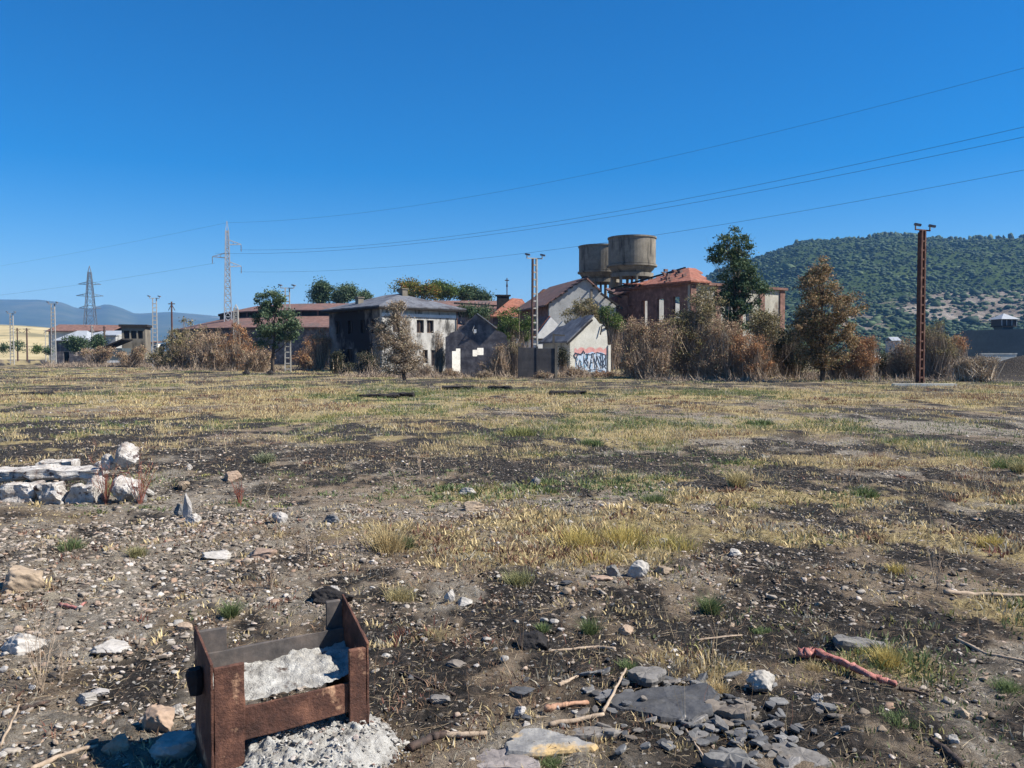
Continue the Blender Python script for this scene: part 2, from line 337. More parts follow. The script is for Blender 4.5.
M['straw'] = vcolmat('dry_grass', .25)
M['white_stone'] = surf('white_painted_concrete', [(.3, (.20, .15, .13)), (.45, (.44, .40, .35)), (.7, (.70, .67, .62))], 9, .9, .9, .015, stain=(.09, .06, .055), stain_scale=13, stain_lo=.56, stain_hi=.64)
M['ash'] = surf('ash_grey_rubble', [(.25, (.17, .155, .13)), (.45, (.40, .38, .34)), (.7, (.66, .64, .58))], 14, .95, 1.0, .015, stain=(.10, .07, .055), stain_scale=11, stain_lo=.60, stain_hi=.68)
M['st_pale'] = objmat('pale_stone', [(0, (.33, .31, .28)), (.4, (.46, .43, .38)), (.7, (.38, .36, .34)), (1, (.55, .51, .45))])
M['st_tan'] = objmat('tan_stone', [(0, (.26, .20, .14)), (.5, (.40, .31, .22)), (1, (.34, .24, .18))])
M['st_dark'] = objmat('slate_stone', [(0, (.06, .06, .062)), (.3, (.12, .12, .12)), (.6, (.19, .185, .175)), (.8, (.17, .14, .11)), (1, (.26, .25, .235))], .7)
M['gravel'] = islmat('loose_gravel', [(0, (.05, .042, .036)), (.25, (.15, .12, .09)), (.5, (.27, .225, .175)), (.76, (.38, .335, .28)), (.88, (.32, .21, .14)), (1, (.58, .54, .48))], .9, .3, 60)
M['charbits'] = islmat('charcoal_bits', [(0, (.012, .012, .013)), (.6, (.04, .037, .035)), (1, (.11, .10, .09))], .8, .3, 60)
M['wood_pale'] = surf('bleached_stick', [(.3, (.26, .19, .13)), (.7, (.50, .39, .28))], 30, .85, .5, .003, stretch=(1, 1, 1))
M['wood_burnt'] = surf('burnt_stick', [(.3, (.02, .018, .017)), (.6, (.09, .06, .045)), (.8, (.3, .17, .12))], 18, .8, .5, .003)
M['red_bark'] = surf('red_bark_strip', [(.3, (.30, .10, .085)), (.55, (.52, .22, .18)), (.8, (.66, .40, .33))], 30, .85, .9, .006, stain=(.07, .03, .03), stain_scale=18, stain_lo=.6, stain_hi=.68)
M['gold_field'] = surf('golden_dry_field', [(.3, (.34, .26, .13)), (.5, (.46, .37, .19)), (.7, (.56, .47, .28))], .03, .95, 0, stretch=(.6, .6, 6), stain=(.22, .19, .10), stain_scale=.02, stain_lo=.54, stain_hi=.62, stain_stretch=(1, 1, 8))

# ============================================================ SETTING: ground, hills, haze
def build_ground():
    fine = np.linspace(R(-40), R(40), 620); rest = np.linspace(R(40), R(320), 90)[1:-1]
    th = np.concatenate([fine, rest]); nth = len(th)
    r = np.concatenate([[0.3, 1.2, 2.0], np.exp(np.linspace(math.log(2.6), math.log(150), 640)), [170, 220, 300, 420, 600, 900, 1500, 2500, 4500, 8500]])
    T, RR = np.meshgrid(th, r); X = RR*np.sin(T); Y = RR*np.cos(T); Z = gz(X, Y)
    Z += (fbm(X*11, Y*11, 43, 3)-.5)*.040*(1-sstep(10, 24, RR)); Z += (fbm(X*30, Y*30, 41, 2)-.5)*.020*(1-sstep(6, 14, RR))
    b, g, v = masks(X.ravel(), Y.ravel())
    V = np.stack([X.ravel(), Y.ravel(), Z.ravel()], 1)
    nr = len(r); i = np.arange(nr-1)[:, None]; j = np.arange(nth)[None, :]; j2 = (j+1) % nth
    Fc = np.stack([(i*nth+j), (i*nth+j2), ((i+1)*nth+j2), ((i+1)*nth+j)], -1).reshape(-1, 4)[:, ::-1]
    V = np.concatenate([V, [[0, 0, 0]]]); cc = np.stack([b, g, v], 1); cc = np.concatenate([cc, [[0, 0, 0]]])
    o = npmesh('ground', V, Fc, M['ground'], smooth=True, colr=cc); tag(o, kind='structure'); return o
build_ground()

def interp(px, pts): return np.interp(px, [p[0] for p in pts], [p[1] for p in pts])
def terrain(name, pxs, Y0, Yr, Y1, ridge, mat, seed, rough=12, ny=90, nx=260, back=.5, tintf=None, npow=1.0):
    """hill whose skyline follows ridge [(px, py)]; foot at Y0, crest at Yr, falls away to Y1"""
    px = np.linspace(pxs[0], pxs[1], nx); Y = np.concatenate([np.linspace(Y0, Yr, ny), np.linspace(Yr, Y1, ny//3)[1:]])
    P, YY = np.meshgrid(px, Y); X = (P-512)/F*YY
    crest = (HZ-interp(P, ridge))/F*Yr + CAMH
    up = np.clip((YY-Y0)/(Yr-Y0), 0, 1); dn = np.clip((YY-Yr)/(Y1-Yr), 0, 1)
    sh = np.where(YY <= Yr, sstep(0, 1, up)**npow*.55+up*.45, 1-back*sstep(0, 1, dn))
    Z = crest*sh
    n = (fbm(X/(Yr*.10), YY/(Yr*.10), seed, 5)-.5)*2
    gul = (fbm(X/(Yr*.045), YY/(Yr*.16), seed+5, 4)-.5)*2
    Z += (n*rough+gul*rough*.7)*np.sin(np.clip(up, 0, 1)*math.pi)**.8*(dn == 0)
    Z = np.where((YY <= Y0+1e-6) | (YY >= Y1-1e-6), -1.0, Z) if back > .9 else np.where(YY <= Y0+1e-6, -1.0, Z)
    V = np.stack([X.ravel(), YY.ravel(), Z.ravel()], 1); m = len(Y)
    i = np.arange(m-1)[:, None]; j = np.arange(nx-1)[None, :]
    Fc = np.stack([i*nx+j, i*nx+j+1, (i+1)*nx+j+1, (i+1)*nx+j], -1).reshape(-1, 4)
    c = None
    if tintf is not None: c = tintf(P.ravel(), V)
    o = npmesh(name, V, Fc, mat, smooth=True, colr=c); tag(o, kind='structure')
    return o, V
# mountain on the right with bare quarry ground low down
def mtn_mat():
    m, t, p = newmat('scrub_mountain'); v = coords(t)
    a = N(t, 'ShaderNodeAttribute'); a.attribute_name = 'tint'; sp = N(t, 'ShaderNodeSeparateColor'); t.links.new(a.outputs['Color'], sp.inputs[0])
    n = noise(t, v, .035, 8, .75); n2 = noise(t, v, .006, 5, .6)
    c = ramp(t, n, [(.32, (.018, .032, .014)), (.5, (.045, .07, .028)), (.68, (.10, .13, .05))])
    c = mixc(t, ramp(t, n2, [(.4, (0, 0, 0)), (.65, (.7, .7, .7))]), c, (.07, .10, .035))
    bare = ramp(t, noise(t, v, .03, 7, .75), [(.3, (.10, .085, .065)), (.5, (.24, .20, .16)), (.7, (.42, .37, .31))])
    ad = N(t, 'ShaderNodeMath', operation='MULTIPLY_ADD'); t.links.new(noise(t, v, .022, 6, .7), ad.inputs[0]); ad.inputs[1].default_value = 1.1; t.links.new(sp.outputs[0], ad.inputs[2])
    c = mixc(t, ramp(t, ad.outputs[0], [(.86, (0, 0, 0)), (1.06, (1, 1, 1))]), c, bare)
    t.links.new(c, p.inputs['Base Color']); p.inputs['Roughness'].default_value = 1; p.inputs['Specular IOR Level'].default_value = 0
    bumpn(t, p, n, 1.0, 9); return m
MR = [(520, 352), (600, 325), (660, 300), (720, 272), (760, 260), (800, 246), (830, 244), (880, 239), (905, 239), (950, 243), (1024, 239), (1100, 228), (1250, 240), (1500, 262)]
def mt_tint(P, V):
    el = V[:, 2]/V[:, 1]*F; y = HZ-el
    q = np.exp(-(((P-975)/75)**2+((y-301)/11)**2))*.95+np.exp(-(((P-850)/50)**2+((y-322)/15)**2))*.62+np.exp(-(((P-1080)/90)**2+((y-305)/14)**2))*.9+np.exp(-(((P-960)/55)**2+((y-315)/10)**2))*.45
    return np.stack([q, q*0, q*0], 1)
mt, MV = terrain('mountain', (500, 1700), 620, 1650, 2600, MR, mtn_mat(), 61, 15, 120, 420, back=.6, tintf=mt_tint)

# scrub and trees dotted over the mountain (uncountable)
def icos(sub=1):
    bm = bmesh.new(); bmesh.ops.create_icosphere(bm, subdivisions=sub, radius=1); bm.verts.ensure_lookup_table()
    V = np.array([v.co[:] for v in bm.verts]); Fc = np.array([[v.index for v in f.verts] for f in bm.faces]); bm.free(); return V, Fc
IC1 = icos(1); IC2 = icos(2); IC3 = icos(3); IC5 = icos(5)
def scatter_mesh(name, templ, P, Sc, mat, lab=None, cat=None, kind='stuff', rot=True, colr=None, smooth=False, jitter=.0, parent=None):
    """many instances of random templates merged into one mesh. P (n,3), Sc (n,3)"""
    n = len(P); Vs = []; Fs = []; Cs = []; base = 0; which = rng.integers(0, len(templ), n)
    for k, (TV, TF) in enumerate(templ):
        idx = np.where(which == k)[0]; m = len(idx)
        if m == 0: continue
        a = rng.uniform(0, 2*math.pi, m); ca, sa = np.cos(a), np.sin(a)
        W = TV[None]*Sc[idx][:, None, :]
        if jitter: W = W*(1+rng.uniform(-jitter, jitter, W.shape[:2])[..., None])
        x = W[..., 0]*ca[:, None]-W[..., 1]*sa[:, None]; y = W[..., 0]*sa[:, None]+W[..., 1]*ca[:, None]; z = W[..., 2]
        if rot:
            tx = rng.uniform(-.4, .4, m)[:, None]; ty = rng.uniform(-.4, .4, m)[:, None]
            y, z = y*np.cos(tx)-z*np.sin(tx), y*np.sin(tx)+z*np.cos(tx)
            x, z = x*np.cos(ty)+z*np.sin(ty), -x*np.sin(ty)+z*np.cos(ty)
        W = np.stack([x, y, z], -1)+P[idx][:, None, :]
        Vs.append(W.reshape(-1, 3)); Fs.append((TF[None]+(np.arange(m)*len(TV))[:, None, None]+base).reshape(-1, TF.shape[1])); base += m*len(TV)
        if colr is not None: Cs.append(np.repeat(colr[idx], len(TV), 0))
    o = npmesh(name, np.concatenate(Vs), np.concatenate(Fs), mat, smooth=smooth, colr=np.concatenate(Cs) if colr is not None else None, parent=parent)
    return tag(o, lab, cat, kind=kind)
def on_grid(V, n, keep):
    ok = np.where(keep)[0]; k = rng.choice(ok, n); return V[k]
el = HZ-(MV[:, 2]/MV[:, 1])*F; pxv = MV[:, 0]/MV[:, 1]*F+512
bare = mt_tint(pxv, MV)[:, 0]
scr = [(IC1[0]*np.array([1, 1, .8])*(1+.25*rng.standard_normal((len(IC1[0]), 1))), IC1[1]) for _ in range(6)]
keep = (MV[:, 2] > 4) & (MV[:, 1] < 1900) & (pxv > 640) & (pxv < 1250)
P1 = on_grid(MV, 34000, keep & (bare < .45))+np.stack([rng.uniform(-9, 9, 34000), rng.uniform(-9, 9, 34000), rng.uniform(-.8, .5, 34000)], 1)
s1 = (1.0+rng.gamma(2, .55, 34000))*(.45+1.2*fbm(P1[:, 0]/70, P1[:, 2]/28, 501, 4))
P2 = on_grid(MV, 800, keep & (bare >= .35))+np.stack([rng.uniform(-9, 9, 800), rng.uniform(-9, 9, 800), np.full(800, .5)], 1)
s2 = 1.2+rng.gamma(2, .9, 800)
# pines on the crest
crest = np.where(keep & (np.abs(MV[:, 1]-1650) < 12))[0]
cp = []
for a, b, k in ((872, 915, 90), (798, 822, 26), (832, 862, 14), (930, 965, 26), (966, 990, 14), (990, 1030, 22), (760, 800, 8)):
    c = crest[(pxv[crest] > a) & (pxv[crest] < b)]
    if len(c): cp.append(MV[rng.choice(c, k)]+np.stack([rng.uniform(-6, 6, k), rng.uniform(-12, 12, k), rng.uniform(2, 6, k)], 1))
P3 = np.concatenate(cp); s3 = rng.uniform(3.5, 6.5, len(P3))
PP = np.concatenate([P1, P2, P3]); SS = np.concatenate([np.stack([s1*1.15, s1*1.15, s1*.6], 1), np.stack([s2, s2, s2*.7], 1), np.stack([s3*.8, s3*.8, s3*1.5], 1)])
scatter_mesh('mountain_scrub', scr, PP, SS, leafmat('mountain_scrub_green', [(0, (.016, .032, .012)), (.6, (.034, .062, .022)), (1, (.07, .10, .036))], 0), 'dense green scrub and pines covering the mountain on the right', 'scrub')

def hill_mat(name, a, b, c, s): return surf(name, [(.3, a), (.5, b), (.7, c)], s, 1, 0, stain=(.40, .33, .24), stain_scale=s*.6, stain_lo=.66, stain_hi=.72, fine=s*6)
terrain('distant_hills', (-900, 640), 3400, 6200, 8300, [(-900, 290), (-400, 306), (-100, 304), (0, 300), (40, 300), (64, 303), (78, 309), (92, 309), (104, 305), (112, 305), (124, 309), (136, 314), (170, 312), (215, 316), (300, 325), (420, 340), (640, 352)],
        hill_mat('far_hill_scrub', (.035, .05, .03), (.06, .075, .04), (.11, .11, .065), .0035), 15, 22, 50, 260, back=.8)
terrain('golden_field', (-900, 200), 300, 620, 900, [(-900, 316), (-300, 320), (0, 324.5), (30, 326), (62, 329), (110, 340), (150, 350), (200, 356)], M['gold_field'], 33, .8, 40, 120, back=1.0)

# air: pale even haze round everything
def haze():
    m = bpy.data.materials.new('thin_air'); m.use_nodes = True; t = m.node_tree; t.nodes.clear()
    out = t.nodes.new('ShaderNodeOutputMaterial'); pv = t.nodes.new('ShaderNodeVolumePrincipled')
    pv.inputs['Color'].default_value = (.22, .52, 1.0, 1); pv.inputs['Density'].default_value = HAZE; pv.inputs['Anisotropy'].default_value = 0.0
    t.links.new(pv.outputs[0], out.inputs['Volume'])
    b = MB().box(-9000, 9000, -8700, 8700, -3, 560).build('haze', m); tag(b, 'thin bluish summer haze filling the air over the valley', 'haze', kind='stuff')
HAZE = 1.05e-4
haze()

# ============================================================ BUILDINGS
def wall(mb, L, prof, holes=(), t=.3, M4=None, z0=-.4):
    """wall along local x (0..L), outer face y=0, inner y=t. prof [(x,z)] top line, holes (x0,x1,za,zb)"""
    xs = sorted(set([0, L]+[p[0] for p in prof if 0 <= p[0] <= L]+[h[0] for h in holes]+[h[1] for h in holes]))
    zmax = max([h[3] for h in holes], default=None)
    zs = sorted(set([z0]+[h[2] for h in holes]+[h[3] for h in holes]))
    top = lambda x: float(np.interp(x, [p[0] for p in prof], [p[1] for p in prof]))
    for a, b in zip(xs[:-1], xs[1:]):
        if b-a < 1e-4: continue
        xm = (a+b)/2; solid = []
        for k, za in enumerate(zs):
            last = k == len(zs)-1; zb = None if last else zs[k+1]
            if any(h[0] < xm < h[1] and h[2]-1e-6 <= za < h[3]-1e-6 for h in holes): continue
            if solid and solid[-1][1] == za and not last: solid[-1] = (solid[-1][0], zb)
            elif solid and solid[-1][1] == za and last: solid[-1] = (solid[-1][0], None)
            else: solid.append((za, zb))
        for za, zb in solid:
            ta, tb = (top(a), top(b)) if zb is None else (zb, zb)
            vs = [(a,0,za),(b,0,za),(b,t,za),(a,t,za),(a,0,ta),(b,0,tb),(b,t,tb),(a,t,ta)]
            if M4: vs = [M4 @ Vector(v) for v in vs]
            mb.add(vs, [(0,3,2,1),(4,5,6,7),(0,1,5,4),(1,2,6,5),(2,3,7,6),(3,0,4,7)])
    return mb
def WM(x, y, a): return Matrix.Translation((x, y, 0)) @ Matrix.Rotation(R(a), 4, 'Z')
def four_walls(L, D, pf, pr, pb, pl, hf=(), hr=(), hb=(), hl=(), t=.3, z0=-.4):
    """front along +x at y=0; right at x=L; back y=D; left x=0 (depth D goes to +y)"""
    mb = MB()
    wall(mb, L, pf, hf, t, WM(0, 0, 0), z0); wall(mb, D-2*t, pr, hr, t, WM(L, t, 90), z0)
    wall(mb, L, pb, hb, t, WM(L, D, 180), z0); wall(mb, D-2*t, pl, hl, t, WM(0, D-t, -90), z0)
    return mb
def ragged(L, z, amp=.15, n=14, seed=1, z1=None):
    r = random.Random(seed); z1 = z if z1 is None else z1
    return [(L*i/n, z+(z1-z)*i/n+r.uniform(-amp, amp*.4)) for i in range(n+1)]
def window(parent, M4, x0, x1, z0, z1, mat_frame, mat_pane, deep=.22, bars=1):
    f = MB(); w = .07
    for a in ((x0, x0+w, z0, z1), (x1-w, x1, z0, z1), (x0+w, x1-w, z0, z0+w), (x0+w, x1-w, z1-w, z1)):
        f.box(a[0], a[1], deep-.05, deep, a[2], a[3], M4)
    if bars: xm = (x0+x1)/2; f.box(xm-.03, xm+.03, deep-.045, deep-.002, z0+w, z1-w, M4)
    o = f.build('window', mat_frame, parent)
    MB().box(x0+.003, x1-.003, deep+.004, deep+.03, z0+.003, z1-.003, M4).build('pane', mat_pane, o)
    return o

# --- two storey house with slate hip roof
hx = at(382, 372, 80); HA = 40
house = empty('abandoned_house', (hx.x, hx.y, 0), R(HA), 'two storey abandoned house with grey slate hip roof and dark blotched left wall', 'house')
L, D, H = 8.8, 10.3, 6.1
hf = [(3.9, 4.75, 3.75, 5.0), (5.1, 5.9, 3.75, 5.0), (1.2, 2.0, 3.75, 5.0), (4.6, 5.2, .8, 2.1), (5.6, 6.5, 0.5, 2.1), (1.3, 2.2, .9, 2.1)]
hl = [(1.0, 1.9, 3.7, 5.0), (3.6, 4.5, 3.7, 5.0), (6.0, 6.9, 3.7, 5.0), (7.9, 8.7, 3.7, 5.0), (3.2, 4.4, 0, 2.2), (6.6, 7.6, .9, 2.1)]
mb = MB(); wall(mb, L, [(0, H), (L, H)], hf, .35, WM(0, 0, 0)); mb.build('front_wall', M['plaster'], house)
mb = MB(); wall(mb, D-.7, [(0, H), (D-.7, H)], hl, .35, WM(0, D-.35, -90)); mb.build('side_wall', M['plaster_dark'], house)
mb = MB(); wall(mb, L, [(0, H), (L, H)], (), .35, WM(L, D, 180)); wall(mb, D-.7, [(0, H), (D-.7, H)], (), .35, WM(L, .35, 90)); mb.build('rear_wall', M['plaster_dark'], house)
for (a, b, c, d) in hf: window(house, WM(0, 0, 0), a, b, c, d, M['timber'], M['blind'])
for (a, b, c, d) in hl: window(house, WM(0, D-.35, -90), a, b, c, d, M['dark'], M['blind'])
MB().box(-.02, L+.02, -.09, -.002, 5.25, 5.55).build('white_band', M['white_wall'], house)
MB().box(.25, L-.25, .35, D-.35, 3.0, 3.15).build('floor_slab', M['dark'], house)
e = .65; zr = 7.75
A = [(-e, -e, H+.12), (L+e, -e, H+.12), (L+e, D+e, H+.12), (-e, D+e, H+.12)]; r1 = (L/2, 3.9, zr); r2 = (L/2, D-3.9, zr)
rf = MB().slab([A[0], A[1], r1], .12).slab([A[1], A[2], r2, r1], .12).slab([A[2], A[3], r2], .12).slab([A[3], A[0], r1, r2], .12).build('roof', M['slate_roof'], house)
MB().box(-e+.03, L+e-.03, -e+.03, D+e-.03, H-.16, H-.005).build('eaves', M['dark'], house)  # eaves box in a plain dark colour, a band under the roof edge
for (cx_, cy_, hh) in ((1.2, 6.2, 1.3), (4.6, 3.4, 1.05)):
    zb = 6.1 if cx_ < 2 else 7.2
    c = MB().box(cx_-.3, cx_+.3, cy_-.3, cy_+.3, zb-.9, zb+hh-.1).box(cx_-.38, cx_+.38, cy_-.38, cy_+.38, zb+hh-.1, zb+hh).build('chimney', M['conc'], rf)
MB().tube([(L-.15, -.12, 0), (L-.15, -.12, 6)], .06).build('downpipe', M['rust'], house)

# --- burnt roofless gable house
g = at(445.5, 375, 66); gh = empty('burnt_gable_house', (g.x, g.y, 0), R(1), 'roofless gable house with soot blackened front and bright doorway', 'ruined house')
L, D = 4.75, 7.0
rg = lambda s: random.Random(s)
pf = [(0, 3.0), (.3, 3.12), (.35, 3.3), (.9, 3.5), (1.1, 3.82), (1.5, 3.95), (1.6, 4.2), (2.05, 4.45), (2.3, 4.74), (2.6, 4.66), (3.0, 4.3), (3.15, 4.28), (3.4, 4.0), (3.8, 3.72), (3.95, 3.5), (4.4, 3.36), (4.75, 3.1)]
hfr = [(.5, .8, .35, 1.9), (.8, 1.15, .15, 2.1), (2.1, 2.45, 1.5, 2.0), (2.45, 2.95, 1.6, 2.15), (3.9, 4.15, 1.75, 2.0), (2.2, 2.4, 3.3, 3.6)]
mb = MB(); wall(mb, L, pf, hfr, .3, WM(0, 0, 0)); mb.build('front_wall', M['soot_wall'], gh)
mb = MB(); wall(mb, D-.6, ragged(D-.6, 3.1, .2, 14, 4), [], .3, WM(0, D-.3, -90)); wall(mb, L, [(0, 3.1), (L/2, 4.6), (L, 3.1)], [(2.2, 2.9, .9, 2.0)], .3, WM(L, D, 180))
wall(mb, D-.6, ragged(D-.6, 3.0, .2, 14, 5), [(2, 3, 1, 2.1)], .3, WM(L, .3, 90)); mb.build('side_walls', M['white_wall'], gh)
mb = MB().bar((2.45, -.0, 4.82), (4.0, -.0, 3.66), .42, .06); mb.build('coping', M['render'], gh)
for yy in (1.2, 2.9, 4.6): MB().bar((.1, yy, 3.0), (2.4, yy, 4.5), .12).bar((4.7, yy, 3.0), (2.4, yy, 4.5), .12).build('rafter_pair', M['dark'], gh)
mb = MB(); wall(mb, 3.2, ragged(3.2, 2.9, .3, 8, 3), [(1.3, 2.0, .9, 1.9)], .2, WM(.35, 2.2, 38)); mb.build('inner_wall', M['white_wall'], gh)  # diagonal partition added, turned to the sun so the doorway looks bright
MB().tube([(2.25, -.06, 3.9), (2.1, -.16, 3.5), (2.25, -.06, 3.2)], .03).build('bracket', M['render'], gh)

# --- small gable house with graffiti
p = at(570, 373, 71); sh = empty('graffiti_house', (p.x, p.y, 0), R(24), 'small cream gable house with blue and pink graffiti and slate roof on its left slope', 'house')
L, D = 3.75, 5.2
pf = [(0, 3.0), (.35, 3.2), (1.0, 3.85), (1.75, 4.45), (2.25, 4.85), (2.5, 4.6), (2.8, 4.25), (3.1, 4.2), (3.45, 3.85), (3.55, 3.2), (3.6, 2.5), (3.75, 2.4)]
mb = MB(); wall(mb, L, pf, [], .28, WM(0, 0, 0)); mb.build('front_wall', M['cream_wall'], sh)
mb = MB(); wall(mb, D-.56, [(0, 3.0), (D-.56, 3.0)], [(1.6, 2.5, .9, 2.0)], .28, WM(0, D-.28, -90)); wall(mb, L, [(0, 3.0), (L/2, 4.6), (L, 2.6)], [], .28, WM(L, D, 180))
wall(mb, D-.56, ragged(D-.56, 2.5, .25, 12, 8), [], .28, WM(L, .28, 90)); mb.build('side_walls', M['render'], sh)
gzr = lambda x: 2.75+(x+.5)*.8415
MB().slab([(x, y, gzr(x)) for x, y in ((-.5, -.45), (.6, -.42), (1.4, -.36), (2.15, -.2), (2.15, 1.2), (1.9, 1.5), (2.1, 2.0), (1.7, 2.6), (1.9, 3.1), (1.2, 3.4), (1.1, 4.2), (.4, 4.6), (-.5, 4.9))], .14).build('roof', M['slate_roof'], sh)
mb = MB().bar((-.5, -.40, 2.5), (1.9, -.40, 4.55), .06, .16).bar((3.0, -.1, 4.15), (2.8, -.16, 3.3), .07).bar((3.3, -.2, 4.0), (3.9, .8, 3.2), .12).bar((3.2, -.05, 4.25), (3.8, .5, 3.5), .12)
mb.build('rafter_ends', M['dark'], sh)
MB().box(3.62, 3.86, -.1, .12, -.2, 2.45).build('corner_pillar', M['cream_wall'], sh)
# graffiti: pink cloud, pale blue letter bodies, black strokes
GR = empty('graffiti', (0, 0, 0)); GR.parent = sh
def flat(pts, y, name, mat):
    mb = MB(); n = len(pts); mb.add([(a, y, b) for a, b in pts]+[(a, y+.004, b) for a, b in pts], [tuple(range(n)), tuple(range(2*n-1, n-1, -1))]+[(i, n+i, n+(i+1) % n, (i+1) % n) for i in range(n)])
    return mb.build(name, mat, GR)
m_pink = surf('pink_spray_paint', [(.3, (.55, .22, .20)), (.7, (.72, .42, .38))], 3, .8, 0); m_blue = surf('pale_blue_spray_paint', [(.3, (.30, .42, .58)), (.5, (.48, .60, .74)), (.7, (.68, .75, .82))], 2.5, .8, 0); m_blk = surf('dark_blue_spray_paint', [(.3, (.02, .03, .05)), (.7, (.05, .07, .11))], 4, .8, 0)
pk = []
for k in range(60):
    a = math.pi*k/59; x = 1.95-1.55*math.cos(a); pk.append((x, 1.95+.20*abs(math.sin(5*a))+.12*math.sin(a)))
flat([(.42, 1.55), (3.45, 1.55)]+pk[::-1], -.007, 'pink_cloud', m_pink)
bl = [(.5, .25), (3.45, .15), (3.48, 1.2), (3.3, 1.72), (2.9, 1.85), (2.5, 1.72), (2.1, 1.88), (1.7, 1.72), (1.3, 1.8), (.9, 1.7), (.55, 1.5), (.48, .9)]
flat(bl, -.012, 'blue_fill', m_blue)
mb = MB()
def stroke(pts, w=.10):
    for a, b in zip(pts[:-1], pts[1:]):
        d = Vector((b[0]-a[0], b[1]-a[1])).normalized(); n_ = Vector((-d.y, d.x))*w/2; d = d*w*.35; yy = -.018-random.uniform(0, .004)
        q = [(a[0]-d.x+n_.x, a[1]-d.y+n_.y), (b[0]+d.x+n_.x, b[1]+d.y+n_.y), (b[0]+d.x-n_.x, b[1]+d.y-n_.y), (a[0]-d.x-n_.x, a[1]-d.y-n_.y)]
        mb.add([(u, yy, v) for u, v in q]+[(u, -.0125, v) for u, v in q], [(0,1,2,3),(7,6,5,4),(0,4,5,1),(1,5,6,2),(2,6,7,3),(3,7,4,0)])
stroke([(1.05, 1.6), (.75, 1.7), (.55, 1.3), (.6, .8), (.85, .5), (1.1, .65)], .11)
stroke([(1.3, .45), (1.32, 1.7)], .11); stroke([(1.3, 1.7), (1.6, 1.65), (1.65, 1.3), (1.35, 1.1), (1.75, .5)], .11)
stroke([(1.85, .5), (2.1, 1.72), (2.35, .5)], .11); stroke([(1.95, .95), (2.25, .95)], .1)
stroke([(2.5, .45), (2.52, 1.65)], .11); stroke([(2.5, 1.65), (2.9, .6)], .11); stroke([(2.92, .5), (2.94, 1.75)], .11)
stroke([(3.1, 1.65), (3.12, .55)], .1); stroke([(3.1, .5), (3.4, .75)], .1); stroke([(3.38, 1.6), (3.4, .7)], .1)
stroke([(.45, 1.35), (.35, 1.55), (.5, 1.75), (.7, 1.68)], .12); stroke([(.6, .35), (1.5, .25), (2.4, .4), (3.3, .2)], .07)
stroke([(1.1, 1.75), (1.25, 1.95), (1.4, 1.75)], .08); stroke([(.7, 1.55), (1.2, 1.75), (1.9, 1.6), (2.6, 1.8), (3.3, 1.62)], .09); stroke([(.75, .35), (.9, 1.1), (1.15, .4)], .09); stroke([(1.5, 1.3), (1.9, .4)], .1); stroke([(2.2, 1.6), (2.45, .8), (2.75, .45)], .1); stroke([(2.75, 1.5), (3.1, .9), (2.95, .4)], .09); stroke([(3.3, 1.3), (3.15, .9), (3.42, .45)], .09); stroke([(1.7, 1.0), (1.95, .75)], .08); stroke([(2.65, 1.2), (2.75, .9)], .08); stroke([(.8, 1.2), (1.05, 1.0)], .08)
mb.build('dark_lettering', m_blk, GR)
m_tq = surf('turquoise_spray_paint', [(.3, (.08, .22, .36)), (.7, (.2, .42, .55))], 4, .8, 0); m_wh = surf('white_spray_paint', [(.3, (.6, .62, .65)), (.7, (.8, .8, .8))], 4, .8, 0)
for nm_, mt_, off, w_, sd_ in (('turquoise_strokes', m_tq, .004, .07, 4), ('white_highlights', m_wh, -.004, .045, 9)):
    mb = MB(); rq = random.Random(sd_)
    for k in range(26):
        x = rq.uniform(.6, 3.3); z = rq.uniform(.35, 1.6); dx_ = rq.uniform(-.16, .16); stroke([(x, z), (x+dx_, min(1.75, z+rq.uniform(.12, .38)))], w_)
    mb.v = [(a_, b_+off if b_ < -.014 else b_, c_) for a_, b_, c_ in mb.v]; mb.build(nm_, mt_, GR)

# --- bright white gable wall between pole and graffiti house
p = at(536, 371, 84); wh = empty('white_gable_shed', (p.x, p.y, 0), R(18), 'bright whitewashed gable shed with a scrap of clay tiles at its peak', 'shed')
L, D = 3.6, 5
mb = four_walls(L, D, [(0, 3.4), (1.55, 5.35), (3.6, 3.5)], [(0, 3.4), (4.4, 3.4)], [(0, 3.4), (1.55, 5.35), (3.6, 3.5)], [(0, 3.4), (4.4, 3.4)], [], [], [], [], .3); mb.build('walls', M['white_wall'], wh)
MB().slab([(-.2, .35, 3.35), (1.55, .35, 5.5), (1.55, D, 5.5), (-.2, D, 3.35)], .1).slab([(1.55, .35, 5.5), (3.8, .35, 3.4), (3.8, D, 3.4), (1.55, D, 5.5)], .1).build('roof', M['roof_tile'], wh)
MB().bar((-.2, -.12, 3.15), (4.4, -.12, 3.2), .14).bar((2.1, -.3, 3.2), (3.4, -.3, 4.2), .12).bar((4.2, -.3, 1), (4.2, -.3, 3.9), .16).build('loose_beams', M['dark'], wh)
# low white wall fragment left of the pole
p = at(503, 372, 80); o = MB(); wall(o, 1.6, ragged(1.6, 3.4, .3, 6, 2), [], .25); o = o.build('white_wall_fragment', M['white_wall'], None, (p.x, p.y, 0)); tag(o, 'short white wall fragment behind the leafy green shrub left of the tall ladder pole', 'wall')

